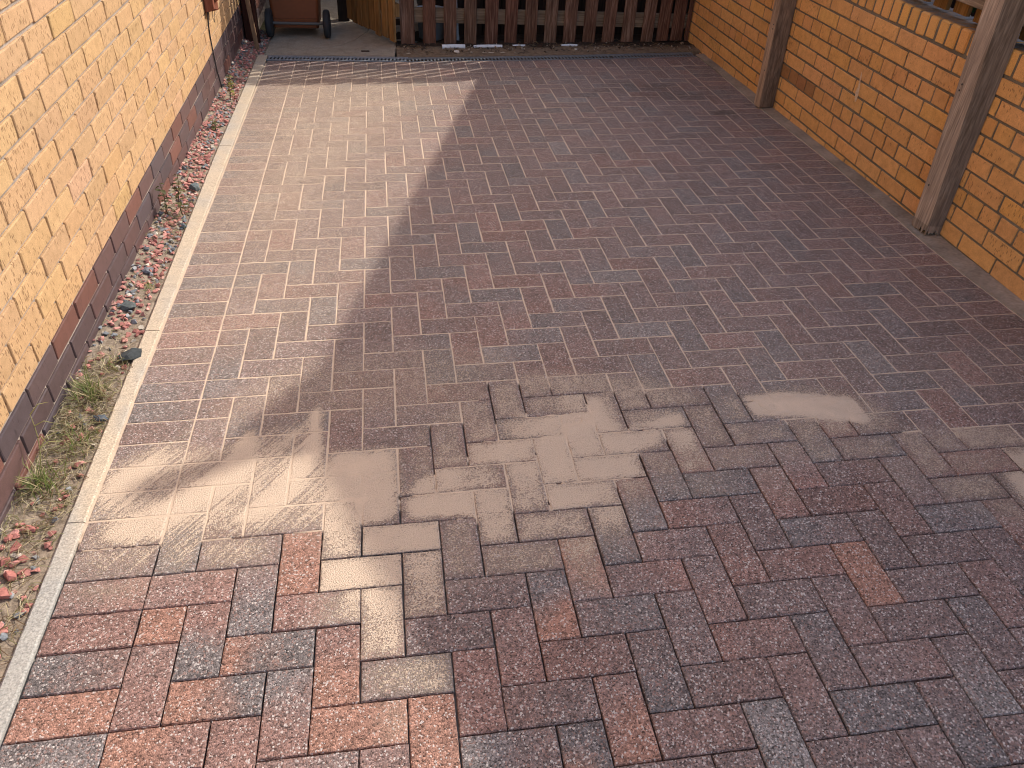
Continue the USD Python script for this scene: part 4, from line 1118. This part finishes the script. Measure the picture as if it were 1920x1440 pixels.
gp_ = loft_box([(-.392, 1.50, -.08), (-.30, 1.50, -.08), (-.30, 1.60, -.08), (-.392, 1.60, -.08)], [(-.392, 1.50, 1.85), (-.305, 1.50, 1.85), (-.305, 1.60, 1.85), (-.392, 1.60, 1.85)], .004)
put(None, 'gate_post', gp_, mat_red_timber, tint=np.array([.22, .20, .2]), label='dark red brown timber post standing against the house wall', cat='post')
stk = loft_box([(-.312, 1.345, -.03), (-.284, 1.345, -.03), (-.284, 1.372, -.03), (-.312, 1.372, -.03)], [(-.47 + .045, 1.50 - .06, 1.3), (-.440 + .045, 1.50 - .06, 1.3), (-.440 + .045, 1.53 - .06, 1.3), (-.47 + .045, 1.53 - .06, 1.3)], .002)
put(None, 'timber_stake', stk, mat_post, tint=np.array([.85, .62, .42]), label='slim brown stake leaning to the wall in the gravel beside the bin', cat='stake')

# ------------------------------------------------------------------ wheeled bin seen from behind
bn = thing('wheeled_bin', (-.03, 1.95, -.04), 'brown wheeled refuse bin standing in shadow on the concrete path', 'bin')


def frustum(b0, b1, z0, z1, rad=.03):
    def rr(x0, x1, y0, y1, r_):
        out = []
        for cx, cy, a0 in ((x1 - r_, y0 + r_, -90), (x1 - r_, y1 - r_, 0), (x0 + r_, y1 - r_, 90), (x0 + r_, y0 + r_, 180)):
            for a in np.linspace(a0, a0 + 90, 6):
                out.append((cx + r_ * math.cos(math.radians(a)), cy + r_ * math.sin(math.radians(a))))
        return np.array(out)
    lo, hi = rr(*b0, rad), rr(*b1, rad)
    n = len(lo)
    V = np.vstack([np.column_stack([lo, np.full(n, z0)]), np.column_stack([hi, np.full(n, z1)])])
    F = []
    for k in range(n):
        q = (k + 1) % n
        F += [[k, q, n + q], [k, n + q, n + k]]
    for k in range(1, n - 1):
        F += [[0, k + 1, k], [n, n + k, n + k + 1]]
    return V, np.array(F)


put(bn, 'body', frustum((-.215, .130, 1.775, 2.13), (-.275, .185, 1.755, 2.28), .025, .90), mat_bin, smooth=30)
put(bn, 'lower_step', frustum((-.205, .120, 1.762, 1.80), (-.212, .127, 1.757, 1.80), .035, .095, .012), mat_bin, smooth=30)
put(bn, 'rim', frustum((-.290, .200, 1.74, 2.30), (-.290, .200, 1.74, 2.30), .89, .93), mat_bin, smooth=30)
put(bn, 'lid', frustum((-.295, .205, 1.735, 2.32), (-.26, .17, 1.78, 2.28), .931, 1.0), mat_bin, smooth=30)
put(bn, 'handle', tube([(-.22, 1.70, .90), (-.04, 1.685, .90), (.13, 1.70, .90)], .014, 10), mat_bin)
put(bn, 'axle', tube([(-.262, 1.742, .066), (.215, 1.742, .066)], .010, 10), plain('axle_steel', (.10, .095, .09), .5, .4))
for x in (-.262, .170):
    pr = [(.018, 0), (.085, 0), (.098, .006), (.103, .016), (.103, .034), (.098, .044), (.085, .05), (.018, .05)]
    w_ = put(bn, 'wheel', lathe(pr, 32, 0, (x, 1.742, .066)), mat_rubber, smooth=40)
    put(w_, 'hub', lathe([(.001, -.003), (.05, -.003), (.055, .004), (.055, .046), (.05, .053), (.001, .053)], 24, 0, (x, 1.742, .066)), mat_black, smooth=40)

# ------------------------------------------------------------------ unseen boarded canopy added to keep light off the bin passage
cn = thing('passage_canopy', (.15, 2.7, 2.1), 'unseen dark boarded canopy added to shade the passage where the bin stands', 'canopy')
for k in range(8):
    put(cn, 'board', cbox((-.392 + k * .14, 1.62, 2.10), (-.392 + k * .14 + .136, 3.6, 2.12), .002), mat_darkwood, tint=np.ones(3) * 1.5)
for y in (1.66, 3.5):
    put(cn, 'beam', cbox((-.392, y, 1.99), (.72, y + .06, 2.098), .003), mat_darkwood, tint=np.ones(3) * 1.3)

# ------------------------------------------------------------------ things behind the picket fence, with a store added to block light
ls = thing('log_store', (2.0, 1.9, 0), 'low dark timber store added to block light behind the picket fence', 'added_shed')
for k in range(14):
    x0 = .98 + k * .148
    put(ls, 'plank', cbox((x0, 1.80, -.06), (x0 + .142, 1.822, 1.15), .002), mat_darkwood, tint=np.ones(3) * (.7 + .25 * ((k * 7) % 5) / 5))
put(ls, 'side', cbox((.96, 1.824, -.06), (.982, 2.60, 1.15), .002), mat_darkwood, tint=np.ones(3) * .8)
put(ls, 'side', cbox((3.02, 1.824, -.06), (3.045, 2.60, 1.15), .002), mat_darkwood, tint=np.ones(3) * .8)
put(ls, 'back', cbox((.984, 2.58, -.06), (3.018, 2.60, 1.15), .002), mat_darkwood, tint=np.ones(3) * .8)
put(ls, 'roof', cbox((.92, 1.74, 1.152), (3.09, 2.66, 1.19), .003), mat_darkwood, tint=np.ones(3) * .9)
tb = thing('plastic_tub', (1.00, 1.66, .0), 'shallow white plastic tub with a rolled rim behind the left pickets', 'tub')
put(tb, 'wall', lathe([(.001, 0.0), (.095, 0.0), (.118, .20), (.114, .20), (.091, .006), (.001, .006)], 32, 2, (1.0, 1.665, .0)), plain('tub_grey', (.10, .105, .11), .5), smooth=40)
put(tb, 'rim', lathe([(.112, .196), (.126, .199), (.129, .205), (.126, .211), (.116, .212), (.112, .206), (.112, .196)], 40, 2, (1.0, 1.665, .0)), mat_white, smooth=40)
pb = loft_box([(1.17, 1.60, .0), (1.215, 1.60, .0), (1.215, 1.615, .0), (1.17, 1.615, .0)], [(1.10, 1.72, .62), (1.18, 1.72, .62), (1.18, 1.735, .62), (1.10, 1.735, .62)], .003)
put(None, 'plastic_sheet', pb, plain('blue_grey_panel', (.25, .27, .30), .5), label='blue grey plastic panel leaning behind the third and fourth pickets', cat='panel')

# ------------------------------------------------------------------ hedges added to darken the wall fence gaps and the bin passage
def hedge(lo, hi, label, seed, n):
    r = rng(seed); lo, hi = np.array(lo), np.array(hi); c = (lo + hi) / 2
    o = thing('hedge', (c[0], c[1], lo[2]), label, 'hedge')
    put(o, 'inner_twigs', cbox(lo + [.12, .12, 0], hi - [.12, .12, .12], .05), mat_darkwood, tint=np.ones(3))  # solid dark box inside that stops the light
    P = r.uniform(lo, hi, (n, 3)); e = r.uniform(0, .14, n) ; ax = r.integers(0, 5, n)
    for k, (i, v) in enumerate(((0, 0), (0, 1), (1, 0), (1, 1), (2, 1))):
        mk = ax == k
        P[mk, i] = np.where(v, hi[i] - e[mk], lo[i] + e[mk])
    P += r.normal(0, .025, P.shape)
    A = r.normal(size=(n, 3)); A /= np.linalg.norm(A, axis=1, keepdims=True)
    B = np.cross(A, r.normal(size=(n, 3))); B /= np.linalg.norm(B, axis=1, keepdims=True)
    s = r.uniform(.025, .05, (n, 1))
    V = np.stack([P - A * s, P + B * s * .45, P + A * s, P - B * s * .45], 1).reshape(-1, 3)
    i = np.arange(n)[:, None] * 4
    F = np.vstack([i + [0, 1, 2], i + [0, 2, 3]])
    t = np.repeat(np.array([.045, .085, .025]) * r.uniform(.5, 1.5, (n, 1)), 4, 0)
    put(o, 'leaves', (V, F), mat_leaf, tint=t)


hedge((3.62, -5.0, -.1), (4.3, 3.2, 1.5), 'dark clipped hedgerow added to darken the gaps of the garden wall fence', 501, 9000)
hedge((-.3, 3.7, -.1), (5.5, 4.5, 2.6), 'tall unseen hedgerow added to darken the passage behind the picket fence', 502, 12000)

# ------------------------------------------------------------------ neighbour's house: its gable shades the right half of the drive
nh = thing('neighbour_house', (5.25, -.43, 0), 'buff brick neighbouring bungalow whose gable faces the drive', 'house')
H_, XG, YG = 4.667, 5.25, -.431
TPF, TPN = .3057, .2867                                     # roof pitch away from and towards the street
HW = 5.0
prof = [(YG - HW, -.2), (YG + HW, -.2), (YG + HW, H_ - .02 - TPF * HW), (YG, H_ - .02), (YG - HW, H_ - .02 - TPN * HW)]


def yz_prism(poly, x0, x1):
    v, f = prism(poly, 0, x1 - x0)
    V = np.column_stack([v[:, 2] + x0, v[:, 0], v[:, 1]])
    return V, f


put(nh, 'wall', yz_prism(prof, XG + .12, XG + 7.0), mat_far_brick)
for s, tp in ((-1, TPN), (1, TPF)):
    e = (s * (HW + .35), -tp * (HW + .35))
    pl_ = [(YG, H_ - .14), (YG + e[0], H_ - .14 + e[1]), (YG + e[0], H_ + e[1]), (YG, H_)]
    put(nh, 'roof_slope', yz_prism(pl_[::-1] if s > 0 else pl_, XG, XG + 7.1), mat_tile)
put(nh, 'ridge_cap', yz_prism([(YG - .23, H_ - .08), (YG + .23, H_ - .08), (YG + .07, H_ + .11), (YG + .02, H_ + .135), (YG - .05, H_ + .135), (YG - .11, H_ + .09)], XG - .004, XG + .35), mat_tile)
put(nh, 'vent_pipe', lathe([(.045, 0), (.045, .28), (.055, .29), (.055, .33), (.02, .34)], 20, 2, (XG + .12, YG - .02, H_ + .10)), mat_tile)
wf_ = put(nh, 'window_frame', cbox((XG + .085, YG - .6, 1.1), (XG + .119, YG + .6, 2.2), .004), mat_white)
put(wf_, 'pane', cbox((XG + .08, YG - .55, 1.15), (XG + .084, YG + .55, 2.15), .0005), mat_glass)
